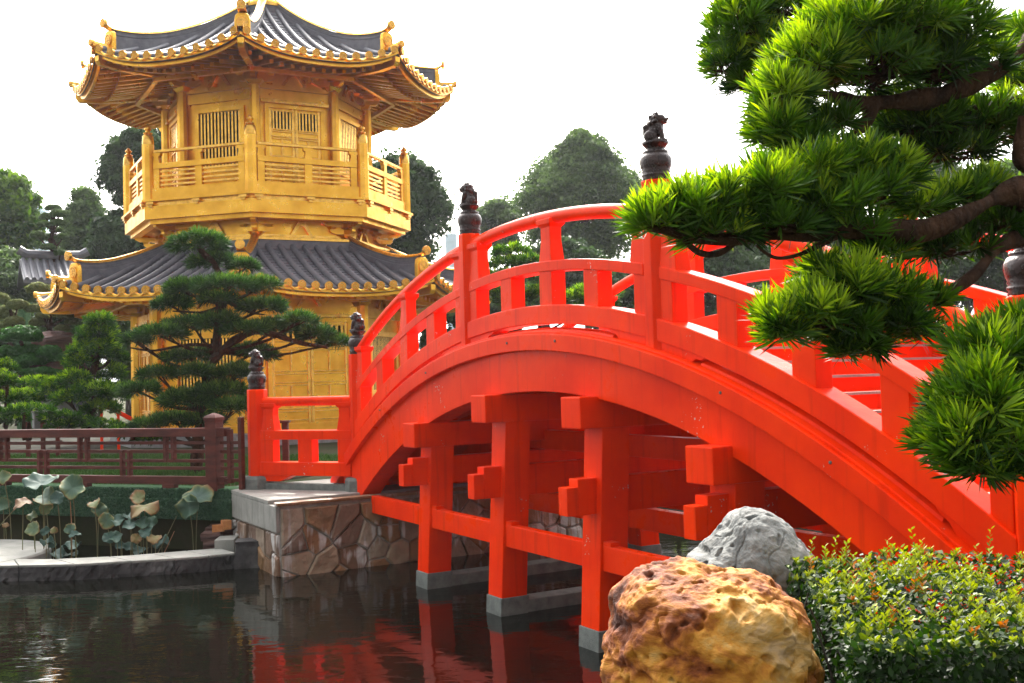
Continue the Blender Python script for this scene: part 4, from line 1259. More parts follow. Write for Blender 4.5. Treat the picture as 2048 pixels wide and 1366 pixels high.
# ---- planter bank with green netting, fence on it
pb = thing('netted_planter', 'long planter edge covered in green netting below the brown fence', 'planter', fo)
def pf(a, d, z): return fo + fd * a + fnr * d + BZ * z
m_ = MB(); m_.fbox(fo, fd, fnr, BZ, (-40, 0.30), (-0.32, 0.10), (0.47, 0.745)); m_.build('lower_ledge', M['net'], pb, bevel=0.02)
m_ = MB(); m_.fbox(fo, fd, fnr, BZ, (-40, 0.30), (-0.32, 0.06), (0.746, 0.885)); m_.build('upper_ledge', M['net'], pb, bevel=0.02)
n = 26000
a = -RNG.random(n) * 9 + .3; z = 0.48 + RNG.random(n) * 0.4
P = np.array([list(fo)]) + np.outer(a, fd) + np.outer(np.where(z > .745, .062, .102), fnr); P[:, 2] = z
cards_mesh(P, rand_unit(n), np.full(n, .022) * (0.6 + RNG.random(n)), RNG.random(n) * .6, 'net_fuzz', leafmat('green_net_fibre', (0.035, 0.085, 0.05), (0.10, 0.19, 0.11), 0.1, 0.8), pb)
m_ = MB(); m_.fbox(fo, fd, fnr, BZ, (-40, 0.2), (-0.9, -0.31), (-0.9, 0.6)); 
tag(m_.build('dark_wall', M['void']), 'dark recessed wall under the green netted planter', 'wall')  # wall coloured near-black for the shade of the recess

fence = thing('brown_fence', 'low dark brown timber fence with open rails on the netted planter', 'fence', fo)
def fbx(name, a, d, z, m=M['fence'], parent=None, bevel=0.005):
    m_ = MB(); m_.fbox(fo, fd, fnr, BZ, a, d, z); return m_.build(name, m, parent or fence, bevel=bevel)
ztop = 1.70
LF = -13
fbx('top_rail', (LF, 0.22), (-0.075, 0.075), (1.585, ztop))
fbx('bottom_rail', (LF + .3, 0.18), (-0.05, 0.05), (0.94, 1.045))
for zc in (1.50, 1.385, 1.255, 1.155):
    fbx('rail', (LF, -0.11), (-0.018, 0.018), (zc - 0.022, zc + 0.022))
post = fbx('post', (-0.088, 0.088), (-0.088, 0.088), (0.86, 1.80))
m_ = MB(); c = fo + BZ * 0
m_.sweep([[c + fd * x * w + fnr * y * w + BZ * z for x, y in ((-1, -1), (1, -1), (1, 1), (-1, 1))] for z, w in ((1.80, .100), (1.84, .100), (1.87, .07), (1.90, .01))]); m_.build('post_cap', M['fence'], post)
pitch = 1.52
for i in range(8):
    a = -0.75 - pitch * i
    for s_ in (-0.085, 0.045):
        fbx('upright', (a + s_, a + s_ + 0.05), (-0.035, 0.035), (1.234, 1.584))
    a2 = a - pitch / 2
    for s_ in (-0.085, 0.045):
        fbx('upright', (a2 + s_, a2 + s_ + 0.05), (-0.035, 0.035), (1.046, 1.40))
    fbx('foot_block', (a - 0.10, a + 0.10), (-0.05, 0.05), (0.86, 0.94))
# short return panel by the red post
for a0, z0, z1 in ((0.23, 0.96, 1.68), (0.41, 0.88, 1.84)):
    fbx('return_post', (a0, a0 + 0.055), (-0.04, 0.04), (z0, z1))
for zc in (1.50, 1.38, 1.255, 1.155, 1.0):
    fbx('return_rail', (0.106, 0.43), (-0.02, 0.02), (zc - 0.022, zc + 0.022))

# ================================================================ LOTUS
def lotus(px, py, w, h, Y, label, droop=0.0, rim=0.55, roll=0.0, base=0.0, lean=0.0, seed=0):
    r = random.Random(seed * 7 + 3)
    c = at(px, py, Y); R = w * Y / 2165 * 0.98
    root = thing('lotus_leaf', label, 'lotus leaf', Vector((c.x + lean, c.y, 0)), 'lotus leaves in the pond')
    k = min(1, h / w)
    N_ = Vector((roll * .8, -k, math.sqrt(max(0.05, 1 - k * k)))).normalized()
    X = Vector((1, 0, 0)) - N_ * N_.x; X.normalize(); Yv = N_.cross(X)
    vs, fs, tt = [c + N_ * -R * 0.06], [], [base]
    nr, ns = 7, 48; ph = [r.uniform(0, 6.28) for _ in range(4)]
    for j in range(1, nr + 1):
        f_ = j / nr
        for i in range(ns):
            t = 2 * pi * i / ns
            rr = R * f_ * (1 + 0.10 * f_ * sin(2 * t + ph[0]) + 0.05 * f_ * sin(5 * t + ph[1]) + 0.03 * f_ ** 3 * sin(13 * t + ph[2]))
            hh = R * (0.22 * f_ * f_ * (1 - droop * 6) + (0.17 + .12 * (seed % 3)) * f_ ** 2 * sin((2 + seed % 2) * t + ph[2]) + 0.08 * f_ ** 3 * sin(7 * t + ph[3]))
            rib = 0.012 * R * cos(t * 10) * f_
            if droop: rr *= 1 - 0.35 * droop * f_
            vs.append(c + X * rr * cos(t) + Yv * rr * sin(t) + N_ * (hh + rib)); tt.append(min(1, base + (.08 if i % 3 == 0 and j > 1 else 0) + rim * .7 * f_ ** 3.6 * (1 + .5 * sin(t + ph[0]) + .3 * sin(4 * t + ph[1]))))
    for i in range(ns):
        fs.append((0, 1 + i, 1 + (i + 1) % ns))
    for j in range(nr - 1):
        for i in range(ns):
            a, b = 1 + j * ns + i, 1 + j * ns + (i + 1) % ns
            fs.append((a, a + ns, b + ns, b))
    mb = MB(); mb.v = [tuple(v) for v in vs]; mb.f = fs; mb.t = tt
    bl = mb.build('leaf_blade', M['lotus'], root, smooth=True, fix=False)
    so = bl.modifiers.new('s', 'SOLIDIFY'); so.thickness = 0.003
    mb = MB(); limb(mb, [Vector((c.x + lean, c.y + .01, -0.3)), Vector((c.x + lean * .7 + .01, c.y, c.z * .5)), c - N_ * R * .06], 0.006, 0.005, 6); mb.build('stalk', M['stalk'], root)
LL = [
 (330, 140, 125, 50, 'big blue green lotus leaf, topmost at upper left in front of the netting', 0, .35, 0, 0, 0),
 (570, 178, 100, 82, 'big pale green lotus leaf with folded rim, second from upper left', 0, .5, .3, .25, .02),
 (352, 260, 92, 56, 'pale cream edged lotus leaf under the big blue green one', 0, .45, -.2, .3, -.03),
 (450, 265, 60, 42, 'dark blue green lotus leaf tucked right of the pale cream edged one', 0, .2, .2, 0, .03),
 (362, 340, 55, 60, 'yellowing lotus leaf hanging below the pale cream edged leaf', .15, .3, .1, .5, .02),
 (252, 402, 48, 42, 'small pale lotus leaf pointing left at the left cluster edge', .1, .3, -.5, .42, .02),
 (268, 500, 66, 62, 'pale yellow green lotus leaf lowest at the left cluster edge', 0, .4, -.5, .4, 0),
 (355, 520, 36, 34, 'small dark round lotus leaf left of the brown curled bud leaf', 0, .15, 0, 0, 0),
 (420, 512, 34, 36, 'small curled brown and yellow lotus leaf in the left cluster', .3, .4, 0, .62, .02),
 (550, 500, 46, 44, 'upright lotus leaf with rusty stripe right of the left cluster', .1, .8, .3, .15, 0),
 (592, 553, 46, 16, 'thin flat blue lotus leaf lying right of the rusty striped one', 0, .1, 0, 0, 0),
 (372, 605, 48, 26, 'flat dark lotus leaf low on the water beside the stone disc', 0, .1, 0, 0, 0),
 (412, 630, 30, 26, 'tiny dark lotus leaf overlapping the flat one beside the disc', 0, .1, 0, 0, 0),
 (565, 642, 74, 10, 'very flat long lotus leaf floating at the middle left', 0, .1, 0, 0, 0),
 (450, 700, 62, 28, 'dark lotus leaf nearest the kerb in the left cluster', 0, .1, 0, 0, 0),
 (545, 713, 58, 10, 'flat lotus leaf floating against the kerb', 0, .1, 0, 0, 0),
 (742, 300, 52, 30, 'orange brown edged lotus leaf behind the tilted green one', .1, .5, -.2, .55, .02),
 (782, 350, 62, 84, 'long tilted green lotus leaf left of the middle', 0, .45, .75, .3, -.05),
 (836, 442, 64, 62, 'green lotus leaf with brown rim hanging left of the middle cluster', 0, .7, .5, .3, .05),
 (930, 440, 56, 30, 'flat green lotus leaf at the left of the middle cluster', 0, .2, 0, .05, .04),
 (1022, 400, 52, 20, 'thin blue green lotus leaf under the brown drooping umbrella leaf', 0, .1, 0, 0, .02),
 (1022, 475, 62, 30, 'blue lotus leaf in the centre of the middle cluster', 0, .15, 0, 0, 0),
 (1120, 456, 54, 38, 'round green lotus leaf right of the blue centre one', 0, .15, 0, .12, 0),
 (1192, 446, 44, 56, 'upright oval green lotus leaf at the right of the middle cluster', 0, .2, .3, .12, -.02),
 (1082, 256, 62, 50, 'brown and yellow pleated lotus leaf standing upright above the middle cluster', 0, .5, .4, .58, .03),
 (1132, 325, 124, 46, 'wide dried brown lotus leaf drooping like an umbrella', .35, .4, 0, .68, .02),
 (1150, 530, 52, 34, 'round teal lotus leaf below the oval green one', 0, .1, 0, 0, 0),
 (1070, 578, 46, 46, 'crumpled tan lotus leaf low in the middle cluster', .2, .3, .2, .70, .02),
 (1215, 572, 62, 36, 'crumpled tan lotus leaf low at the right of the middle cluster', .25, .3, 0, .70, 0),
 (1268, 615, 62, 28, 'dark green lotus leaf under the right tan one', 0, .1, 0, 0, 0),
 (860, 572, 52, 46, 'blue tilted lotus leaf lowest at the left of the middle cluster', 0, .2, .5, 0, .02),
 (916, 572, 56, 30, 'dark green lotus leaf just right of the blue tilted one', 0, .2, 0, .06, 0),
 (945, 638, 40, 30, 'small round lotus leaf near the kerb left of the heart shaped one', 0, .1, 0, 0, 0),
 (1020, 642, 44, 34, 'heart shaped teal lotus leaf near the kerb', 0, .1, .2, 0, 0),
 (1105, 676, 66, 18, 'flat double lobed lotus leaf right against the kerb', 0, .1, 0, 0, 0),
 (1484, 326, 92, 92, 'large green lotus leaf facing the viewer by the abutment', 0, .45, -.1, .15, .05),
 (1560, 250, 116, 62, 'large lotus leaf with tan rim, highest by the abutment', .03, .75, .2, .1, -.06),
 (28, 100, 60, 50, 'olive lotus leaf cut by the left edge of the picture, upper one', 0, .4, 0, .4, .1),
 (22, 310, 56, 60, 'green lotus leaf cut by the left edge of the picture, lower one', 0, .2, 0, .3, 0),
 (40, 470, 30, 24, 'tiny withered brown lotus leaf near the left edge over the disc', .3, .3, 0, .8, 0),
 (180, 300, 84, 26, 'dark brown withered lotus leaf in front of the netting at left', .2, .3, 0, .85, -.03),
]
for i, (a, b, w, h, lab, dr, rim, ro, ba, ln) in enumerate(LL):
    Y = 14.1 + 0.35 * rnd.random() if b < 420 else 13.75 + .3 * (700 - b) / 300
    if a < 130: Y = 15.3
    if b > 600 : Y = max(13.5, min(14.2, onz(a * .2539, 930 + b * .2539, 0.05).y))
    lotus(a * .2539, 930 + b * .2539, w * .2539, h * .2539, Y, lab, dr, rim, ro, ba, ln, i)
for (x0, y0, x1, y1, lab) in ((132, 325, 200, 620, 'reddish bare lotus stalk at the left edge of the cluster'), (552, 285, 556, 430, 'short orange dried lotus stalk standing upright'), (1372, 520, 1395, 680, 'short orange bare lotus stalk left of the large leaves'), (1390, 400, 1350, 680, 'tall thin curved bare lotus stalk left of the large leaves')):
    Y = 14.0; p = at(x0 * .2539, 930 + y0 * .2539, Y); q = onz(x1 * .2539, 930 + y1 * .2539, 0.0) if y1 > 600 else at(x1 * .2539, 930 + y1 * .2539, Y)
    q = Vector((q.x, Y, -0.1 if y1 > 600 else q.z - .5))
    m_ = MB(); limb(m_, [q, q.lerp(p, .5) + Vector((.01, 0, 0)), p], 0.007, 0.004, 6)
    tag(m_.build('lotus_stalk', mat('dry_stalk', (0.30, 0.13, 0.05), 0.7) if 'orange' in lab else M['stalk']), lab, 'lotus stalk')

# ================================================================ ROCKS
def rock(name, px, Y, outline, depth, m, label, amp=0.05, nz=4.0, seed=0, sub=6, strata=0.0):
    """outline: photo pixel points round the silhouette (clockwise from the right)"""
    import bmesh
    c2 = at(px[0], px[1], Y)
    pts = [(at(x, y, Y).x - c2.x, at(x, y, Y).z - c2.z) for x, y in outline]
    pol = sorted([(math.atan2(b, a), math.hypot(a, b)) for a, b in pts])
    ths = np.array([q[0] for q in pol]); rs = np.array([q[1] for q in pol])
    ths = np.concatenate([ths - 2 * pi, ths, ths + 2 * pi]); rs = np.tile(rs, 3)
    b = bmesh.new(); bmesh.ops.create_icosphere(b, subdivisions=sub, radius=1.0)
    so = Vector((seed * 3.7, seed, 0))
    for v in b.verts:
        d = v.co.normalized(); R = float(np.interp(math.atan2(d.z, d.x), ths, rs))
        p = Vector((R * d.x, depth * d.y, R * d.z)) 
        q = p * nz + so
        n1 = noise.fractal(q * 0.7, 0.9, 2.2, 5); n2 = noise.ridged_multi_fractal(q * 1.1, 0.8, 2.1, 5, 1.0, 2.0)
        st = noise.noise(Vector((q.x * .5, q.y * .5, q.z * 2.6 + noise.noise(q) * 1.2)))
        p += d * (amp * (0.55 * n1 - 0.38 * (n2 - 1.0)) + strata * st)
        p += d * amp * 0.22 * noise.fractal(q * 3.3, 0.8, 2.0, 4)
        cr_ = abs(noise.noise(q * 1.7 + Vector((3, 8, 1)))); p -= d * amp * 0.30 * max(0, 1 - cr_ / .030) * (1 if noise.noise(q * .9 + Vector((1, 5, 2))) > .05 else 0)
        p2 = noise.noise(q * 5.5)
        if p2 > 0.42: p -= d * amp * 0.5 * min(1, (p2 - 0.42) / .1)
        pit = noise.noise(q * 2.3)
        if pit > 0.34: p -= d * amp * 0.9 * (pit - 0.34) / .3
        v.co = p
    me = bpy.data.meshes.new(name); b.to_mesh(me); b.free()
    me.polygons.foreach_set('use_smooth', [True] * len(me.polygons)); me.materials.append(m)
    o = bpy.data.objects.new(name, me); COL.objects.link(o); o.location = c2
    return tag(o, label, 'rock')
rock('ochre_boulder', (1420, 1290), 3.9, [(1628, 1290), (1600, 1225), (1550, 1165), (1505, 1140), (1450, 1134), (1400, 1128), (1340, 1127), (1285, 1135), (1240, 1175), (1222, 1230), (1207, 1290), (1205, 1350), (1225, 1420), (1290, 1500), (1420, 1560), (1560, 1520), (1620, 1420), (1634, 1350)],
     0.40, M['yrock'], 'large ochre and brown pitted boulder at the bottom in front of the bridge', 0.045, 4.2, 2, 7, 0.018)
rock('grey_boulder', (1505, 1140), 5.0, [(1640, 1160), (1625, 1105), (1590, 1065), (1555, 1030), (1520, 1014), (1495, 1011), (1465, 1025), (1450, 1050), (1425, 1075), (1400, 1100), (1378, 1112), (1365, 1150), (1365, 1230), (1420, 1300), (1560, 1320), (1650, 1240)],
     0.30, M['grock'], 'pale grey peaked rock behind the ochre boulder', 0.030, 3.6, 9, 7, 0.006)
for (x, y, Y, s_, lab) in ((1560, 1480, 4.6, .3, 'low hidden grey stone at the boulder foot'),):
    pass

# ================================================================ HEDGE (right foreground)
hd = thing('clipped_hedge', 'clipped dark glossy hedge with yellow and reddish new tips at the lower right', 'hedge', (2.0, 4.1, 0.74))
n = 46000
X0, X1, Y0, Y1, Z0, Z1 = 1.02, 3.3, 3.35, 4.85, 0.74, 1.445
def hedge_pts(n):
    f_ = RNG.random(n); P = np.zeros((n, 3)); N_ = np.zeros((n, 3))
    a, b, d = RNG.random(n), RNG.random(n), RNG.random(n) ** 1.6 * 0.22
    top = f_ < 0.42; front = (f_ >= .42) & (f_ < .78); left = f_ >= .78
    P[:, 0] = X0 + (X1 - X0) * a; P[:, 1] = Y0 + (Y1 - Y0) * b; P[:, 2] = Z0 + (Z1 - Z0) * RNG.random(n)
    P[top, 2] = Z1 - d[top]; N_[top] = (0, 0, 1)
    P[front, 1] = Y0 + d[front]; N_[front] = (0, -1, 0.2)
    P[left, 0] = X0 + d[left]; N_[left] = (-1, 0, .2)
    lump = np.array([noise.noise(Vector(p) * 2.6) for p in P])
    P += N_ * (lump * 0.07)[:, None]
    P[:, 2] -= np.where(P[:, 2] > 1.0, .09 * np.clip(P[:, 0] - 1.7, 0, 1), 0)
    P[:, 0] += np.where(left | top, (P[:, 1] - Y0) * 0.13, 0)
    return P, N_, top, lump
P, N_, top, lump = hedge_pts(n)
nn = N_ * 0.8 + rand_unit(n) * 0.9; nn[:, 2] += 0.3; nn /= np.linalg.norm(nn, axis=1, keepdims=True)
t = np.clip(0.24 + 0.22 * RNG.normal(size=n) + np.where(P[:, 2] > Z1 - .05, 0.24, 0) - .15 * (P[:, 0] > 1.9), 0, 1)
cards_mesh(P, nn, 0.019 + 0.011 * RNG.random(n), t, 'foliage', M['hedge'], hd, 1.3)
# young shoots
nsp = 700
sx = X0 + (X1 - X0) * RNG.random(nsp); sy = Y0 + (Y1 - Y0) * RNG.random(nsp)
bs, ds, tt, red = [], [], [], []
for i in range(nsp):
    hgt = 0.03 + 0.13 * RNG.random() ** 3; d = Vector((RNG.normal() * .2, RNG.normal() * .2, 1)).normalized()
    base = Vector((sx[i] + (sy[i] - Y0) * .13, sy[i], Z1 - 0.03 - .09 * min(1, max(0, sx[i] - 1.7)) + .07 * noise.noise(Vector((sx[i], sy[i], Z1)) * 2.6)))
    isred = RNG.random() < .05
    for k in range(14):
        p = base + d * hgt * k / 14
        a_ = k * 2.4; q = Vector((cos(a_), sin(a_), 0.9)).normalized()
        bs.append(p); ds.append(q); tt.append(min(1, 0.55 + .035 * k)); red.append(isred)
bs = np.array(bs); ds = np.array(ds); tt = np.array(tt); red = np.array(red)
k = len(bs); sh_ = leaves_mesh(bs, ds, 0.018 + .010 * RNG.random(k), np.full(k, .009), tt, 0.0, 'new_shoots', M['hedge'], hd)
add_slot(sh_, M['hedge_red'], np.repeat(red, 3))
m_ = MB()
for i in range(70):
    x = X0 + .1 + (X1 - X0 - .1) * rnd.random(); y = Y0 + .1 + 1.2 * rnd.random()
    m_.tube([(x, y, .7), (x + rnd.uniform(-.06, .06), y + rnd.uniform(-.06, .06), 1.1), (x + rnd.uniform(-.12, .12), y + rnd.uniform(-.12, .12), 1.42)], [.009, .006, .003], 5)
m_.build('stems', M['bark2'], hd)
m_ = MB(); m_.fbox(Vector((0, 0, 0)), Vector((1, 0, 0)), Vector((0, 1, 0)), BZ, (X0 + .32, X1 - .1), (Y0 + .24, Y1 - .2), (Z0, Z1 - .25)); m_.build('inner_shade_core', M['void'], hd)  # plain dark box standing in for shade inside the hedge

# ================================================================ TREES
def crown(c, r, n, size, m, parent, blobs=70, seed=1, shape='ell', name='crown', dens=1.0, tbias=0.0):
    r_ = np.random.default_rng(seed)
    c = np.array(c); r = np.array(r)
    u = r_.normal(size=(blobs, 3)); u /= np.linalg.norm(u, axis=1, keepdims=True); u[:, 2] = np.abs(u[:, 2]) * np.where(r_.random(blobs) < .75, 1, -1)
    f_ = (0.45 + 0.55 * r_.random(blobs) ** .5)[:, None]
    bc = c + u * r * f_ * .86
    if shape == 'cone':
        k = np.clip((bc[:, 2] - (c[2] - r[2])) / (2 * r[2]), 0, 1); bc[:, :2] = c[:2] + (bc[:, :2] - c[:2]) * (1.25 * (1 - k) ** .8 + .08)[:, None]
    br = r.min() * (0.11 + 0.19 * r_.random(blobs))
    w = br ** 2; idx = r_.choice(blobs, size=n, p=w / w.sum())
    v = r_.normal(size=(n, 3)); v /= np.linalg.norm(v, axis=1, keepdims=True)
    v[:, 2] = np.where((v[:, 2] < -.3) & (r_.random(n) < .7), -v[:, 2], v[:, 2])
    rad = br[idx] * (0.60 + 0.50 * r_.random(n) + 0.8 * (r_.random(n) < .10) * r_.random(n))
    P = bc[idx] + v * rad[:, None] * np.array([1.15, 1.15, .8])
    nn = v + 0.8 * r_.normal(size=(n, 3)); nn /= np.linalg.norm(nn, axis=1, keepdims=True)
    t = np.clip(0.42 + 0.22 * r_.normal(size=n) + 0.30 * v[:, 2] + 0.20 * r_.normal(size=blobs)[idx] + tbias, 0, 1)  # clump tops tinted lighter, as if lit from above
    cards_mesh(P, nn, size * (0.7 + .6 * r_.random(n)), t, name, m, parent)
def tree(name, label, px, py, rx, ry, Y, n, size, m, group=None, shape='ell', blobs=80, seed=1, tbias=0, ground=0.87):
    c = at(px, py, Y); k = Y / 2165
    root = thing(name, label, 'tree', (c.x, c.y, ground), group)
    r = (rx * k, rx * k * .9, ry * k)
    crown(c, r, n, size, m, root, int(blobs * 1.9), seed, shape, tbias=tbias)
    m_ = MB(); rr = max(.10, rx * k * .07)
    limb(m_, [(c.x, c.y, ground - .1), (c.x + .1 * rr, c.y, (ground + c.z) / 2), (c.x, c.y, c.z + r[2] * .3)], rr, rr * .4, 8, .2)
    for i in range(5):
        a_ = i * 1.3 + seed; m_2 = c.z - r[2] * (.4 - .16 * i)
        limb(m_, [(c.x, c.y, m_2 - .3), (c.x + cos(a_) * r[0] * .35, c.y + sin(a_) * r[1] * .35, m_2 + .3 * r[2] * .4), (c.x + cos(a_) * r[0] * .7, c.y + sin(a_) * r[1] * .7, m_2 + .3 * r[2])], rr * .45, rr * .12, 6, .2)
    m_.build('trunk', M['bark2'], root, smooth=True)
    return root
TB = 'background trees around the garden'
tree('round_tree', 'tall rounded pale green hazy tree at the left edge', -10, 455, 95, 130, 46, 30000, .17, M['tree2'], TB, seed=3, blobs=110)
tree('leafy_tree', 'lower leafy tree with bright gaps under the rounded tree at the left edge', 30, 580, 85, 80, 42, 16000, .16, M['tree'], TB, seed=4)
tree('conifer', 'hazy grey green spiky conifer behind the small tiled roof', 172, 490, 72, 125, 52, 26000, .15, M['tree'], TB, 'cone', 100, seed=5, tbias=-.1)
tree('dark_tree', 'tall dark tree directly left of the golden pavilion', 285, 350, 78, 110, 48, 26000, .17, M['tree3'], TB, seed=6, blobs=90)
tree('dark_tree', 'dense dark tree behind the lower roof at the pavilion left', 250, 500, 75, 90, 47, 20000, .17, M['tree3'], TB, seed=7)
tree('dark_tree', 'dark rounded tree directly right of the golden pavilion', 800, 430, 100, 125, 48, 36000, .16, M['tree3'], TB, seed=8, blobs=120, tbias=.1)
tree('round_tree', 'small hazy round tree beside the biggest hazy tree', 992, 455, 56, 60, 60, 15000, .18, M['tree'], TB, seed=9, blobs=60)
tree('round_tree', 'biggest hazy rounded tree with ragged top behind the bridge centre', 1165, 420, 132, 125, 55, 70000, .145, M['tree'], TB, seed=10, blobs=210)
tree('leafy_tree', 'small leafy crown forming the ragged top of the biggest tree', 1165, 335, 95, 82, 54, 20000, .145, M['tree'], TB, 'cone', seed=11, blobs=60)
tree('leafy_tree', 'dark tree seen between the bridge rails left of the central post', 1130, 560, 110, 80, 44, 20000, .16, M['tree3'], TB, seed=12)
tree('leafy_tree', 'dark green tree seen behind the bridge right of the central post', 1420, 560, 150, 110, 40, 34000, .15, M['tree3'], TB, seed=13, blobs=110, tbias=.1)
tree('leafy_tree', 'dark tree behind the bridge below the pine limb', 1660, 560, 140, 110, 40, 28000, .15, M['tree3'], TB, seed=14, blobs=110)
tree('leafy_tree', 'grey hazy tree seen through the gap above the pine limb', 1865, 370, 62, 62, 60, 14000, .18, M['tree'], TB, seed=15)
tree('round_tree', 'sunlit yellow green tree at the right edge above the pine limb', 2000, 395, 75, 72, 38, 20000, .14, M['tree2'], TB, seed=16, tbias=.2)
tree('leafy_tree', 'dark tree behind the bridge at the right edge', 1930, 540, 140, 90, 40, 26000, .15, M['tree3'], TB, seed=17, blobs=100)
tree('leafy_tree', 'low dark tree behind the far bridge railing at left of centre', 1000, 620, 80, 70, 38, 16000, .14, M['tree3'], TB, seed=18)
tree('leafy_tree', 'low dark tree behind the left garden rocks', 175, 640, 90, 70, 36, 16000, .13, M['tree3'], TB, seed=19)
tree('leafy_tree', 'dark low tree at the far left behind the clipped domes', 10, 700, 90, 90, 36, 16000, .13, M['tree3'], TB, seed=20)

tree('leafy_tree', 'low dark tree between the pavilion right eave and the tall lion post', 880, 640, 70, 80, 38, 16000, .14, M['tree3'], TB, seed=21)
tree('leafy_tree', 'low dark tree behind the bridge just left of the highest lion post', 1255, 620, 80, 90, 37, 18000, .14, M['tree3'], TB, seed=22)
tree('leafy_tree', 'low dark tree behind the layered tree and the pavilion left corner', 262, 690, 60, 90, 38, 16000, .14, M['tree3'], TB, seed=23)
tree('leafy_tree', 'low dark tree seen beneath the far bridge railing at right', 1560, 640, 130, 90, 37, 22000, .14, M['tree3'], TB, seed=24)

def cloud_tree(name, label, pads, trunk, Y, leaf, m, npp=1400, r0=.12, group=None, ydepth=.8, needles=None, gz=.87, connect=True, jy=0.5, tipb=0.0, asphere=1.0):
    k = Y / 2165; T_ = [at(x, y, Y) for x, y in trunk]
    root = thing(name, label, 'tree', (T_[0].x, T_[0].y, gz), group)
    m_ = MB(); limb(m_, T_, r0, r0 * .3, 10, .35); m_.build('trunk', M['bark'], root, smooth=True)
    for i, (x, y, rx, ry) in enumerate(pads):
        yo = rnd.uniform(-jy, jy); c = at(x, y, Y + yo)
        r = (rx * k * asphere, max(rx * k * ydepth, .15), ry * k * asphere)
        if needles:
            area = rx * ry * k * k * 3.14
            n = int(needles['dens'] * area + 20)
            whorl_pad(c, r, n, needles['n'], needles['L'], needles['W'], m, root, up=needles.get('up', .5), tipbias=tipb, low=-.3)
        else:
            n = npp; P, D, u = pad_points(c, r, n, -.5, .8)
            nn = D + rand_unit(len(P)) * .6; nn /= np.linalg.norm(nn, axis=1, keepdims=True)
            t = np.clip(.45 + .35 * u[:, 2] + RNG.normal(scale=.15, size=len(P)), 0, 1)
            cards_mesh(P, nn, leaf * (.7 + .6 * RNG.random(len(P))), t, 'foliage_pad', m, root)
        if connect:
            b = c - BZ * r[2] * .35
            # nearest trunk point a little below the pad
            q = min(T_, key=lambda t_: (t_ - b).length + (0.8 if t_.z > b.z else 0))
            m_ = MB(); mid = q.lerp(b, .5) + Vector((0, 0, -.06 * (q - b).length))
            limb(m_, [q, mid, b], min(r0 * .38, .05 + .0 * r0), .012, 6, .3)
            # secondary twigs
            for s_ in range(4):
                e = c + Vector((rnd.uniform(-.7, .7) * r[0], rnd.uniform(-.6, .6) * r[1], rnd.uniform(-.1, .3) * r[2]))
                limb(m_, [mid.lerp(b, .4 + .15 * s_), b.lerp(e, .5), e], .014, .005, 5, .2, 3)
            m_.build('branch', M['bark'], root, smooth=True)
    return root
ND = dict(dens=900, n=16, L=.15, W=.012, up=.5)
pinepads = [(397, 490, 54, 27), (424, 524, 44, 17), (486, 533, 27, 13), (446, 572, 60, 19), (372, 578, 38, 19), (520, 569, 35, 13), (345, 607, 37, 17), (524, 614, 47, 16), (436, 598, 34, 12),
            (387, 650, 56, 17), (322, 668, 52, 16), (271, 680, 24, 12), (438, 645, 42, 18), (494, 660, 46, 13), (552, 656, 56, 17), (600, 641, 34, 14), (632, 668, 34, 16), (667, 685, 30, 12),
            (380, 713, 55, 14), (503, 702, 33, 14), (531, 712, 22, 12), (316, 748, 38, 13), (394, 744, 29, 14), (474, 748, 33, 19), (279, 780, 37, 17), (374, 802, 52, 22), (440, 783, 56, 17),
            (466, 815, 38, 19), (350, 838, 48, 13), (292, 849, 34, 9), (410, 842, 40, 14)]
cloud_tree('sculpted_pine', 'sculpted dark green pine with layered pads in front of the golden pavilion', pinepads,
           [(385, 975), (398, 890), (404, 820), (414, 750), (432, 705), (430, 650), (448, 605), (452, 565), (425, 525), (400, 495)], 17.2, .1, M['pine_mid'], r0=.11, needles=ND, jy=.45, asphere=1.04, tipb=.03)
m_ = MB(); limb(m_, [at(432, 712, 17.2), at(470, 680, 17.1), at(520, 662, 17.0), at(570, 676, 17.0), at(620, 690, 17.0), at(655, 695, 17.0)], .075, .02, 8, .3)
pine_root = [o for o in COL.objects if o.name.startswith('sculpted_pine')][0]
m_.build('branch', M['bark'], pine_root, smooth=True)
for p_ in ([(430, 690), (380, 690), (310, 700), (262, 695)], [(448, 610), (400, 625), (345, 622)], [(450, 600), (490, 622), (530, 628)], [(410, 770), (360, 800), (300, 797)]):
    m_ = MB(); limb(m_, [at(x, y, 17.2) for x, y in p_], .035, .012, 6, .3)
    o = m_.build('branch', M['bark'], pine_root, smooth=True)
SH = dict(dens=560, n=12, L=.13, W=.018, up=.6)
cloud_tree('podocarpus_tree', 'bushy layered tree with bright yellow green top left of the pavilion column', [(199, 643, 26, 18), (195, 670, 40, 24), (185, 700, 46, 24), (222, 712, 30, 26), (160, 725, 32, 20), (215, 750, 36, 24), (150, 762, 30, 22), (185, 785, 44, 24), (222, 790, 34, 24), (140, 800, 36, 18), (200, 818, 40, 16)],
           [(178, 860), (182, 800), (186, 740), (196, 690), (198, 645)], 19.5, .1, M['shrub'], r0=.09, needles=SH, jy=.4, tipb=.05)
cloud_tree('clipped_dome_tree', 'clipped tree with smooth dark green dome crown above layered pads', [(42, 672, 41, 21), (58, 702, 28, 14), (38, 706, 22, 14), (98, 706, 24, 15), (112, 716, 18, 10), (62, 722, 36, 15), (12, 706, 18, 14), (30, 730, 26, 12), (80, 745, 40, 10)],
           [(50, 790), (48, 740), (44, 700), (42, 675)], 24, .05, M['topiary'], 3000, r0=.1, jy=.3)
cloud_tree('pale_topiary_tree', 'pale olive cloud pruned tree by the green netted column', [(35, 611, 21, 13), (28, 643, 18, 11), (12, 628, 20, 20), (5, 600, 14, 14), (8, 655, 16, 12)], [(18, 700), (20, 650), (22, 615)], 28, .05, M['olive'], 1800, r0=.1, jy=.3)
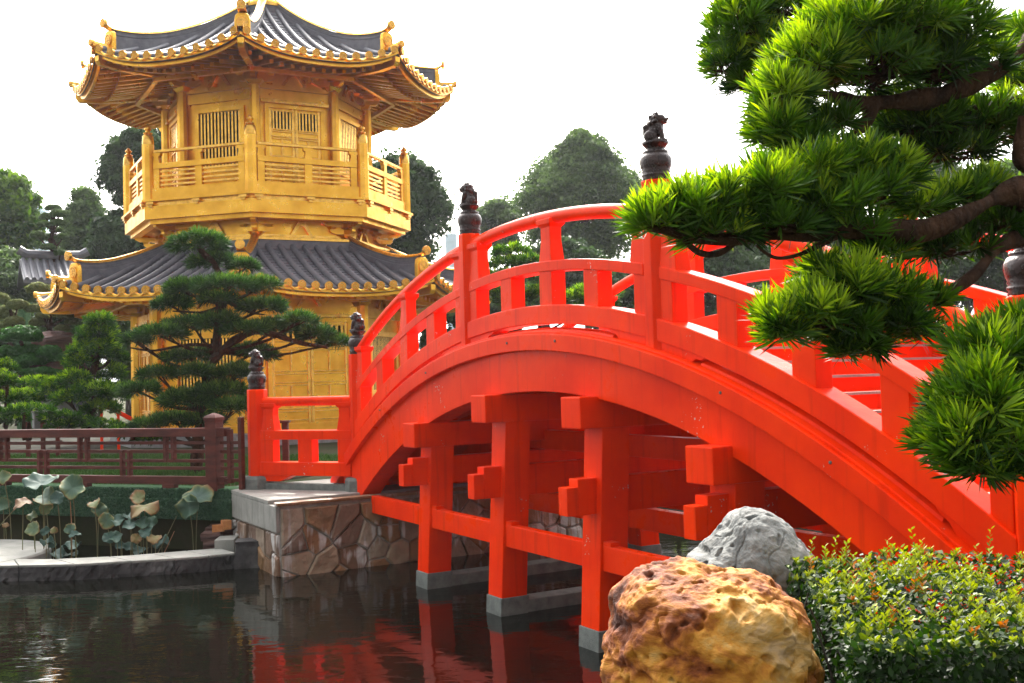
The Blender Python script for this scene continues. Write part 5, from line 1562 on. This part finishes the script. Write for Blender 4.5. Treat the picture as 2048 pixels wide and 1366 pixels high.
cloud_tree('pale_topiary_tree', 'pale olive cloud pruned tree below the pavilion left eave corner', [(75, 577, 22, 12), (74, 618, 22, 11), (78, 645, 20, 10), (131, 631, 15, 9), (144, 644, 13, 7), (125, 657, 14, 7), (100, 628, 14, 8), (84, 632, 12, 7)], [(100, 690), (100, 650), (92, 625), (80, 590)], 28, .05, M['olive'], 1500, r0=.12, jy=.3)
cloud_tree('cloud_pruned_conifer', 'tall hazy cloud pruned conifer above the small grey roof', [(106, 416, 15, 7), (92, 434, 13, 8), (118, 428, 18, 9), (88, 448, 14, 6), (116, 446, 16, 8), (76, 470, 15, 8), (98, 476, 22, 9), (124, 474, 12, 7), (95, 494, 15, 7), (95, 510, 15, 8), (120, 506, 12, 8), (112, 460, 12, 6)], [(106, 560), (106, 500), (104, 460), (106, 420)], 40, .07, M['tree'], 1200, r0=.16, jy=.4)
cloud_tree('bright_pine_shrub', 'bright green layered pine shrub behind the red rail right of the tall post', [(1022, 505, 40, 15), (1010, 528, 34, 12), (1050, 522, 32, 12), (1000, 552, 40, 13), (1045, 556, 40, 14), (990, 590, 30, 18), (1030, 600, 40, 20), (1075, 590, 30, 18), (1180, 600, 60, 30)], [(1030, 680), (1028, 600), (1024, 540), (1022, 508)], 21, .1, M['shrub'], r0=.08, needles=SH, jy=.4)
SB = dict(dens=560, n=12, L=.10, W=.02, up=.6)
def bush(label, pads, Y, m=M['shrub'], tipb=0.0):
    cloud_tree('garden_shrub', label, pads, [(pads[0][0], 880), (pads[0][0], pads[0][1])], Y, .1, m, r0=.05, needles=SB, jy=.4, connect=False, tipb=tipb)['category'] = 'shrub'
bush('dark shrub at the left edge with bright leaf tips behind the fence', [(12, 738, 24, 18), (8, 765, 28, 22), (20, 800, 34, 20)], 19)
bush('bright green spreading shrub between the left edge shrub and layered tree', [(58, 770, 34, 16), (82, 765, 18, 12), (45, 795, 42, 18), (90, 795, 28, 16), (105, 775, 20, 20)], 20, tipb=.1)
bush('low dark shrub just behind the fence at the left', [(50, 822, 60, 14), (25, 840, 34, 14), (120, 835, 40, 12)], 18.5, tipb=-.1)
bush('small dark shrub at the pine foot behind the fence', [(265, 868, 30, 8), (300, 878, 34, 9), (240, 860, 20, 8)], 17.0, tipb=-.1)
bush('sunlit yellow green shrub seen beyond the pond under the arch', [(1352, 905, 16, 16), (1340, 925, 18, 10), (1375, 920, 20, 16)], 19.6, tipb=.35)

bush('low dark shrub under the layered tree behind the fence', [(165, 846, 40, 14), (205, 852, 40, 12), (120, 852, 30, 12)], 18.8, tipb=-.1)
# rockery
for i, (x, y, rx, ry, lab) in enumerate(((120, 690, 48, 30, 'layered red brown rockery behind the clipped dome tree'), (100, 735, 60, 28, 'lower red brown rockery ledge left of the layered tree'), (30, 760, 60, 30, 'dark red brown rockery at the far left'))):
    out = [(x + rx * cos(t) * (1 + .12 * sin(5 * t + i)), y - ry * sin(t)) for t in np.linspace(0, 2 * pi, 17)[:-1]]
    rock('rockery', (x, y), 26 + i * .2, out, 1.0, M['rockery'], lab, .14, 1.3, i + 3, 5, .12)

# grass strip behind the fence, ground cover
n = 60000
a = -RNG.random(n) * 12; d = -.35 - RNG.random(n) * 5.0
P = np.array([list(fo)]) + np.outer(a, fd) + np.outer(d, fnr); P[:, 2] = .865
D = rand_unit(n) * .5; D[:, 2] = 1; D /= np.linalg.norm(D, axis=1, keepdims=True)
g = leaves_mesh(P, D, .05 + .09 * RNG.random(n), np.full(n, .014), RNG.random(n), .3, 'grass', M['grass'])
tag(g, kind='stuff')

# ================================================================ BUILDINGS BEHIND
def tiled_roof(root, c, W, depth, zr, ze, nr, m):
    """gabled tile roof; ridge along x, front slope toward the camera"""
    for s_ in (-1, 1):
        mb = MB(); secs = []
        for j in range(7):
            t = j / 6; y = depth * t * s_; z = zr - (zr - ze) * (1.25 * t - .25 * t * t)
            secs.append([Vector((c.x - W, c.y + y, z)), Vector((c.x + W, c.y + y, z)), Vector((c.x + W, c.y + y, z - .12)), Vector((c.x - W, c.y + y, z - .12))])
        mb.sweep(secs)
        for i in range(nr):
            x = c.x - W + 2 * W * (i + .5) / nr
            mb.tube([(x, c.y + depth * t * s_, zr - (zr - ze) * (1.25 * t - .25 * t * t) + .02) for t in (0, .2, .4, .6, .8, 1.01)], .075, 8)
        mb.build('roof_slope', m, root)
    mb = MB(); mb.tube([(c.x - W * 1.03, c.y, zr + .35), (c.x - W * .8, c.y, zr + .2), (c.x, c.y, zr + .16), (c.x + W * .8, c.y, zr + .2), (c.x + W * 1.03, c.y, zr + .35)], .17, 8); mb.build('ridge', m, root)
c = at(107, 525, 40)
gb = thing('tiled_gatehouse', 'small building with grey tiled roof behind the pavilion left eave', 'building', (c.x, c.y, .87))
m_ = MB(); m_.box((c.x + .1, c.y, (ze_ := 5.2) / 2 + .4), (1.9, 2.6, ze_ - .9)); m_.build('wall', M['plaster'], gb)
zr = at(100, 520, 40).z; zeav = at(100, 560, 38.6).z
tiled_roof(gb, Vector((c.x, c.y, 0)), 1.15, 1.6, zr, zeav, 10, M['tile']); gb.rotation_euler[2] = .5
c = at(45, 590, 34)
nc = thing('netted_column', 'dark green netted column under the small grey roof', 'column', (c.x, c.y, .87))
m_ = MB(); m_.box((c.x, c.y, 2.9), (.34, .34, 4.1)); m_.build('shaft', M['net'], nc, bevel=.02)
m_ = MB(); m_.box((c.x, c.y, 4.98), (.42, .42, .06)); m_.build('cap', M['net'], nc)
# garden wall with tiled coping beyond the pond
c = at(1370, 880, 21)
gw = thing('tiled_garden_wall', 'low grey garden wall with tiled coping beyond the pond under the arch', 'wall', (c.x, c.y, .87))
zc_ = at(1370, 877, 21).z
m_ = MB(); m_.box((c.x, c.y + .2, (.86 + zc_) / 2), (5.0, .25, zc_ - .86)); m_.build('wall', M['plaster'], gw)
m_ = MB()
m_.poly([Vector((c.x - 2.6, c.y - .12, zc_)), Vector((c.x - 2.6, c.y + .5, zc_)), Vector((c.x - 2.6, c.y + .2, zc_ + .38))], (5.2, 0, 0))
for i in range(36):
    x = c.x - 2.55 + i * .145
    m_.tube([(x, c.y - .14, zc_ + .015), (x, c.y + .2, zc_ + .40)], .04, 6)
m_.build('tiled_coping', M['granite'], gw)
# distant railings at the left
c = at(85, 830, 22)
br = thing('dark_bench_rail', 'dark timber railing with pale weathered top between left shrubs', 'railing', (c.x, c.y, .87))
m_ = MB(); m_.box((c.x, c.y, at(85, 822, 22).z), (.75, .12, .05)); m_.build('top_rail', M['concrete'], br)
m_ = MB()
for dx in (-.3, 0, .3): m_.box((c.x + dx, c.y, 1.25), (.07, .07, .75))
for zz in (1.2, 1.38): m_.box((c.x, c.y + .05, zz), (.74, .04, .05))
m_.build('posts', M['fence'], br)
c = at(222, 822, 24)
rr_ = thing('small_red_railing', 'small red railing glimpsed behind the layered tree', 'railing', (c.x, c.y, .87))
m_ = MB(); m_.tube([at(200, 812, 24), at(215, 814, 24), at(240, 826, 24), at(262, 838, 24)], .05, 8); m_.build('handrail', M['red'], rr_)
m_ = MB()
for x, y in ((202, 812), (236, 824)):
    p = at(x, y, 24); m_.box((p.x, p.y, (.87 + p.z) / 2), (.05, .05, p.z - .87))
m_.build('posts', M['red'], rr_)
# dark post seen through the near wing rail
p = at(570, 845, 16.2)
gp = thing('garden_bollard', 'small dark post with flat cap seen through the left red railing', 'post', (p.x, p.y, .87))
m_ = MB(); m_.box((p.x, p.y, (.87 + p.z) / 2), (.09, .09, p.z - .87)); m_.build('shaft', M['fence'], gp, bevel=.004)
m_ = MB(); m_.box((p.x, p.y, p.z + .015), (.14, .14, .035)); m_.build('cap', M['fence'], gp, bevel=.004)
# far glass tower
c = at(903, 500, 150)
tw = thing('distant_tower', 'faint pale blue high rise tower between the dark tree and the lion post', 'tower', (c.x, c.y, 0))
zt = at(903, 470, 150).z
m_ = MB(); m_.box((c.x, c.y, zt / 2), (1.5, 3, zt)); m_.build('shaft', M['tower'], tw)
m_ = MB()
for i in range(14): m_.box((c.x, c.y - 1.53, 1.0 + i * zt / 14.2), (1.4, .05, .5))
m_.build('window_bands', M['water'] if False else M['tower'], tw)
for (px_, w_, top, lab) in ((60, 1.8, 350, 'faint pale blue building sliver behind the left trees'),):
    c = at(75, 450, 150); zt = at(75, 425, 150).z
    t2 = thing('distant_tower', lab, 'tower', (c.x, c.y, 0)); m_ = MB(); m_.box((c.x, c.y, zt / 2), (3.5, 3, zt)); m_.build('shaft', M['tower'], t2)
    m_ = MB(); m_.box((c.x, c.y, zt + .3), (2.4, 2, .6)); m_.build('roof_block', M['tower'], t2)

# ================================================================ FOREGROUND PINE (right)
fp = thing('overhanging_pine', 'large sunlit podocarpus pine reaching in from the right over the bridge', 'tree', at(2260, 900, 3.9) * 1.0)
fp.location.z = .74
W0 = at(2260, 600, 3.9)
def fl(pts, r0, r1, n=10, wob=.75):
    m_ = MB(); limb(m_, [at(x, y, Y) for x, y, Y in pts], r0, r1, n, wob, 6)
    return m_
m_ = MB(); limb(m_, [(W0.x, W0.y, .6), (W0.x + .05, W0.y, 1.5), at(2210, 600, 3.9), at(2160, 300, 3.95), at(2190, 60, 4.0), at(2120, -180, 4.0)], .15, .07, 14, .3, 6); m_.build('trunk', M['bark'], fp, smooth=True)
LIMBS = [
 ([(2215, 520, 3.9), (2110, 385, 3.8), (2040, 398, 3.7), (1990, 405, 3.65), (1930, 428, 3.6), (1850, 456, 3.55), (1770, 466, 3.5), (1690, 470, 3.45), (1610, 478, 3.4), (1530, 470, 3.4), (1450, 480, 3.35), (1370, 470, 3.35), (1310, 460, 3.3)], .062, .012),
 ([(2200, 560, 3.9), (2090, 470, 3.8), (2035, 478, 3.7), (1990, 500, 3.65), (1940, 550, 3.6), (1880, 588, 3.55), (1800, 610, 3.5), (1720, 630, 3.45), (1640, 650, 3.4), (1580, 655, 3.4)], .030, .008),
 ([(2180, 120, 4.0), (2090, 70, 3.9), (2030, 110, 3.85), (1960, 160, 3.8), (1880, 195, 3.8), (1790, 205, 3.75), (1720, 208, 3.7), (1650, 190, 3.7), (1580, 180, 3.65)], .055, .012),
 ([(1750, 205, 3.72), (1730, 250, 3.7), (1690, 280, 3.68), (1660, 315, 3.65), (1625, 330, 3.65), (1590, 320, 3.62)], .022, .006),
 ([(2180, 240, 3.95), (2080, 210, 3.95), (1990, 215, 3.95), (1930, 235, 3.95), (1890, 280, 3.95), (1850, 330, 3.95), (1800, 355, 3.95), (1750, 375, 3.9)], .034, .010),
 ([(2120, -60, 4.4), (1900, -30, 4.5), (1720, 10, 4.6), (1630, 25, 4.6), (1560, 60, 4.6), (1490, 90, 4.6)], .045, .010),
 ([(2170, 330, 3.9), (2060, 330, 3.8), (2035, 300, 3.8), (2050, 230, 3.8)], .04, .02),
 ([(2220, 760, 3.6), (2130, 900, 3.1), (2050, 880, 2.95), (1990, 850, 2.9), (1930, 880, 2.85)], .03, .008),
 ([(2200, 620, 3.7), (2110, 700, 3.1), (2040, 730, 3.0), (1980, 720, 2.95)], .03, .008),
 ([(2170, 120, 4.2), (2080, 110, 4.2), (2040, 90, 4.2)], .02, .01),
 ([(1480, 474, 3.38), (1440, 505, 3.36), (1400, 505, 3.34), (1370, 480, 3.33)], .014, .006),
 ([(1680, 470, 3.45), (1610, 505, 3.42), (1550, 515, 3.4), (1510, 490, 3.4)], .014, .006),
]
for pts, r0, r1 in LIMBS: fl(pts, r0, r1, 16).build('branch', M['bark'], fp, smooth=True)
FP = [ # px, py, rx, ry, Y, depth r(m), density factor, tip bias
 (1480, 60, 80, 75, 4.6, .22, 1.0, -.05), (1540, 110, 70, 55, 4.6, .2, .9, -.12), (1450, 130, 45, 40, 4.6, .16, .8, -.05), (1560, 20, 80, 50, 4.6, .2, .9, -.05), (1490, 165, 40, 25, 4.6, .12, .5, -.15),
 (1680, 70, 120, 80, 3.75, .26, 1.0, .12), (1800, 50, 130, 85, 3.75, .26, 1.0, .10), (1900, 70, 80, 85, 3.8, .24, .9, .02), (1620, 130, 95, 75, 3.7, .22, 1.0, .14), (1560, 195, 65, 50, 3.65, .2, 1.0, .12),
 (1740, 140, 120, 60, 3.75, .24, .9, 0), (1860, 140, 90, 55, 3.8, .22, .8, -.05), (1550, 255, 55, 42, 3.62, .15, 1.0, .02), (1595, 290, 60, 36, 3.62, .14, .8, -.1), (1650, 250, 60, 30, 3.7, .14, .6, -.15), (1610, 320, 50, 20, 3.62, .12, .6, -.2),
 (1960, 130, 50, 40, 3.9, .15, .5, -.1), (2035, 85, 36, 50, 4.2, .16, .9, .1), (2040, 160, 40, 30, 4.2, .14, .8, -.05),
 (1840, 250, 95, 50, 4.0, .2, 1.0, -.08), (1930, 255, 100, 55, 4.05, .22, 1.0, -.12), (2020, 240, 60, 50, 4.05, .2, 1.0, -.02), (1800, 215, 70, 30, 4.0, .15, .6, -.1), (1900, 305, 110, 26, 4.0, .16, .7, -.25),
 (1620, 345, 80, 50, 3.5, .18, 1.0, .08), (1700, 330, 85, 45, 3.55, .18, .9, .02), (1540, 380, 80, 55, 3.4, .18, 1.0, .10), (1460, 405, 90, 55, 3.38, .18, 1.0, .08), (1370, 420, 80, 48, 3.34, .17, 1.0, .10), (1300, 442, 50, 40, 3.3, .15, 1.0, .16),
 (1640, 410, 110, 55, 3.45, .18, .9, -.05), (1740, 390, 80, 50, 3.55, .18, .8, -.08), (1780, 350, 55, 45, 3.6, .15, .7, .02), (1560, 450, 110, 38, 3.4, .16, .8, -.12), (1430, 465, 100, 32, 3.36, .15, .8, -.08), (1700, 455, 70, 26, 3.42, .12, .6, -.2),
 (1830, 415, 60, 30, 3.7, .16, .9, .15), (1900, 395, 65, 30, 3.75, .16, .9, .08), (1960, 375, 50, 26, 3.8, .15, .8, .0),
 (1890, 495, 110, 35, 3.75, .16, .8, -.3), (1990, 450, 60, 35, 3.8, .15, .7, -.3), (1760, 500, 60, 20, 3.6, .12, .5, -.1),
 (1690, 575, 80, 55, 3.45, .18, 1.0, .12), (1620, 625, 75, 55, 3.4, .18, 1.0, .12), (1570, 655, 45, 42, 3.38, .14, 1.0, .14), (1760, 590, 80, 50, 3.5, .18, .9, .0), (1700, 650, 95, 42, 3.45, .16, .8, -.15), (1790, 640, 60, 40, 3.5, .15, .8, -.15), (1640, 540, 50, 30, 3.5, .14, .6, .1), (1855, 600, 40, 24, 3.6, .1, .4, -.1), (1690, 695, 30, 16, 3.45, .08, .5, -.1),
 (1985, 700, 85, 55, 2.9, .16, 1.0, .02), (2030, 760, 80, 80, 2.95, .2, 1.0, 0), (1950, 790, 75, 70, 2.8, .18, 1.0, .05), (1915, 860, 60, 50, 2.78, .15, .9, .04), (1990, 880, 80, 55, 2.8, .18, .9, -.05), (2040, 900, 50, 50, 2.9, .16, .9, -.1), (1930, 905, 50, 28, 2.78, .12, .7, -.05), (2040, 660, 40, 40, 3.0, .15, .8, -.05), (1945, 930, 60, 34, 2.8, .12, .9, -.05), (1890, 890, 40, 34, 2.78, .12, .8, .08), (2010, 930, 50, 30, 2.85, .12, .8, -.1), (1545, 640, 36, 36, 3.38, .12, .8, .15), (1830, 660, 45, 28, 3.55, .12, .6, -.1), (1720, 690, 60, 22, 3.45, .1, .6, -.15),
]
mt = MB()
for (x, y, rx, ry, Y, rd, den, tb) in FP:
    k = Y / 2165; c = at(x, y, Y); r = (rx * k * .92, rd, ry * k * .92)
    n = int(148 * den * (rx * ry * k * k * pi) / .03 * .32) + 16
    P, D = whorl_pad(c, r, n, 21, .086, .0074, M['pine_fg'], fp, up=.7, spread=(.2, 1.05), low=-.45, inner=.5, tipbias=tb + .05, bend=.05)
    # fine twigs
    hub = Vector(c) - BZ * r[2] * .3
    for i in range(0, len(P), 3):
        e = Vector(P[i]); mid = hub.lerp(e, .55) + Vector((rnd.uniform(-.02, .02), rnd.uniform(-.02, .02), -.012))
        q = hub + (mid - hub) * rnd.uniform(.1, .4) + Vector((rnd.uniform(-1, 1) * r[0] * .35, rnd.uniform(-1, 1) * r[1] * .35, 0))
        mt.tube([q, mid, e], [.0045, .0035, .002], 4, caps=False)
mt.build('twigs', M['bark'], fp, fix=False)

# ================================================================ LIGHT, AIR, CAMERA
SUN_EL, SUN_AZ = math.radians(42), math.radians(-6)      # nearly ahead of the camera, high
world = bpy.data.worlds.new('World'); SC.world = world; world.use_nodes = True
nt = world.node_tree; N = nt.nodes; L = nt.links
bg = N['Background']
sky = N.new('ShaderNodeTexSky'); sky.sky_type = 'NISHITA'; sky.sun_disc = False
sky.sun_elevation = SUN_EL; sky.sun_rotation = SUN_AZ
sky.air_density = 1.5; sky.dust_density = 6.0; sky.ozone_density = 1.0
mx = N.new('ShaderNodeMix'); mx.data_type = 'RGBA'; mx.inputs['Factor'].default_value = 0.78
L.new(sky.outputs['Color'], mx.inputs['A']); mx.inputs['B'].default_value = (9.4, 9.4, 9.5, 1)   # thin bright overcast
tcw = N.new('ShaderNodeTexCoord'); dp = N.new('ShaderNodeVectorMath'); dp.operation = 'DOT_PRODUCT'
dp.inputs[1].default_value = (sin(SUN_AZ) * cos(SUN_EL), cos(SUN_AZ) * cos(SUN_EL), sin(SUN_EL))
L.new(tcw.outputs['Generated'], dp.inputs[0])
mr = N.new('ShaderNodeMapRange'); mr.interpolation_type = 'SMOOTHSTEP'
mr.inputs['From Min'].default_value = 0.0; mr.inputs['From Max'].default_value = 0.95; mr.inputs['To Min'].default_value = 0.36; mr.inputs['To Max'].default_value = 1.5
L.new(dp.outputs['Value'], mr.inputs['Value'])
m3 = N.new('ShaderNodeMix'); m3.data_type = 'RGBA'; m3.blend_type = 'MULTIPLY'; m3.inputs['Factor'].default_value = 1.0   # veil of cloud brighter around the sun
L.new(mx.outputs['Result'], m3.inputs['A']); L.new(mr.outputs['Result'], m3.inputs['B'])
pw = N.new('ShaderNodeMath'); pw.operation = 'POWER'; pw.inputs[1].default_value = 18; pw.use_clamp = False
mxz = N.new('ShaderNodeMath'); mxz.operation = 'MAXIMUM'; mxz.inputs[1].default_value = 0.0
L.new(dp.outputs['Value'], mxz.inputs[0]); L.new(mxz.outputs[0], pw.inputs[0])
gl = N.new('ShaderNodeVectorMath'); gl.operation = 'SCALE'; gl.inputs[0].default_value = (60, 58, 54); L.new(pw.outputs[0], gl.inputs['Scale'])   # aureole of the veiled sun
ad = N.new('ShaderNodeVectorMath'); ad.operation = 'ADD'; L.new(m3.outputs['Result'], ad.inputs[0]); L.new(gl.outputs[0], ad.inputs[1])
L.new(ad.outputs[0], bg.inputs['Color']); bg.inputs['Strength'].default_value = 0.15
sd = bpy.data.lights.new('sun', 'SUN'); sd.energy = 3.6; sd.angle = math.radians(4); sd.color = (1.0, 0.95, 0.86)
so = bpy.data.objects.new('sun', sd); COL.objects.link(so)
sdir = Vector((sin(SUN_AZ) * cos(SUN_EL), cos(SUN_AZ) * cos(SUN_EL), sin(SUN_EL)))
so.rotation_euler = sdir.to_track_quat('Z', 'Y').to_euler(); so.location = sdir * 60
# haze
HZ = bpy.data.materials.new('garden_haze'); HZ.use_nodes = True
hn = HZ.node_tree
for nd in list(hn.nodes):
    if nd.type == 'BSDF_PRINCIPLED': hn.nodes.remove(nd)
pv = hn.nodes.new('ShaderNodeVolumePrincipled'); pv.inputs['Color'].default_value = (.93, .96, 1, 1); pv.inputs['Density'].default_value = 0.0003
pv.inputs['Anisotropy'].default_value = 0.35
hn.links.new(pv.outputs[0], [n_ for n_ in hn.nodes if n_.type == 'OUTPUT_MATERIAL'][0].inputs['Volume'])
m_ = MB(); m_.box((0, 70, 12), (210, 340, 28.6)); tag(m_.build('haze', HZ), kind='stuff')
cam = bpy.data.cameras.new('camera'); co = bpy.data.objects.new('camera', cam); COL.objects.link(co)
r0 = ray(1024, 683); rx = ray(1025, 683) - r0; ry = ray(1024, 684) - r0
X = rx.normalized(); Y = -ry.normalized(); Z = X.cross(Y)
mw = Matrix((X, Y, Z)).transposed().to_4x4(); mw.translation = Vector((0, 0, EYE)); co.matrix_world = mw
cam.sensor_width = 36; cam.lens = F / 2048 * 36; cam.clip_start = .05; cam.clip_end = 1000
SC.camera = co
SC.view_settings.view_transform = 'Standard'; SC.view_settings.look = 'None'; SC.view_settings.gamma = 1
SC.view_settings.exposure = 1.12; SC.view_settings.use_curve_mapping = False
SC.cycles.max_bounces = 8; SC.cycles.diffuse_bounces = 3; SC.cycles.glossy_bounces = 4; SC.cycles.transmission_bounces = 3; SC.cycles.volume_bounces = 0
SC.cycles.use_denoising = True
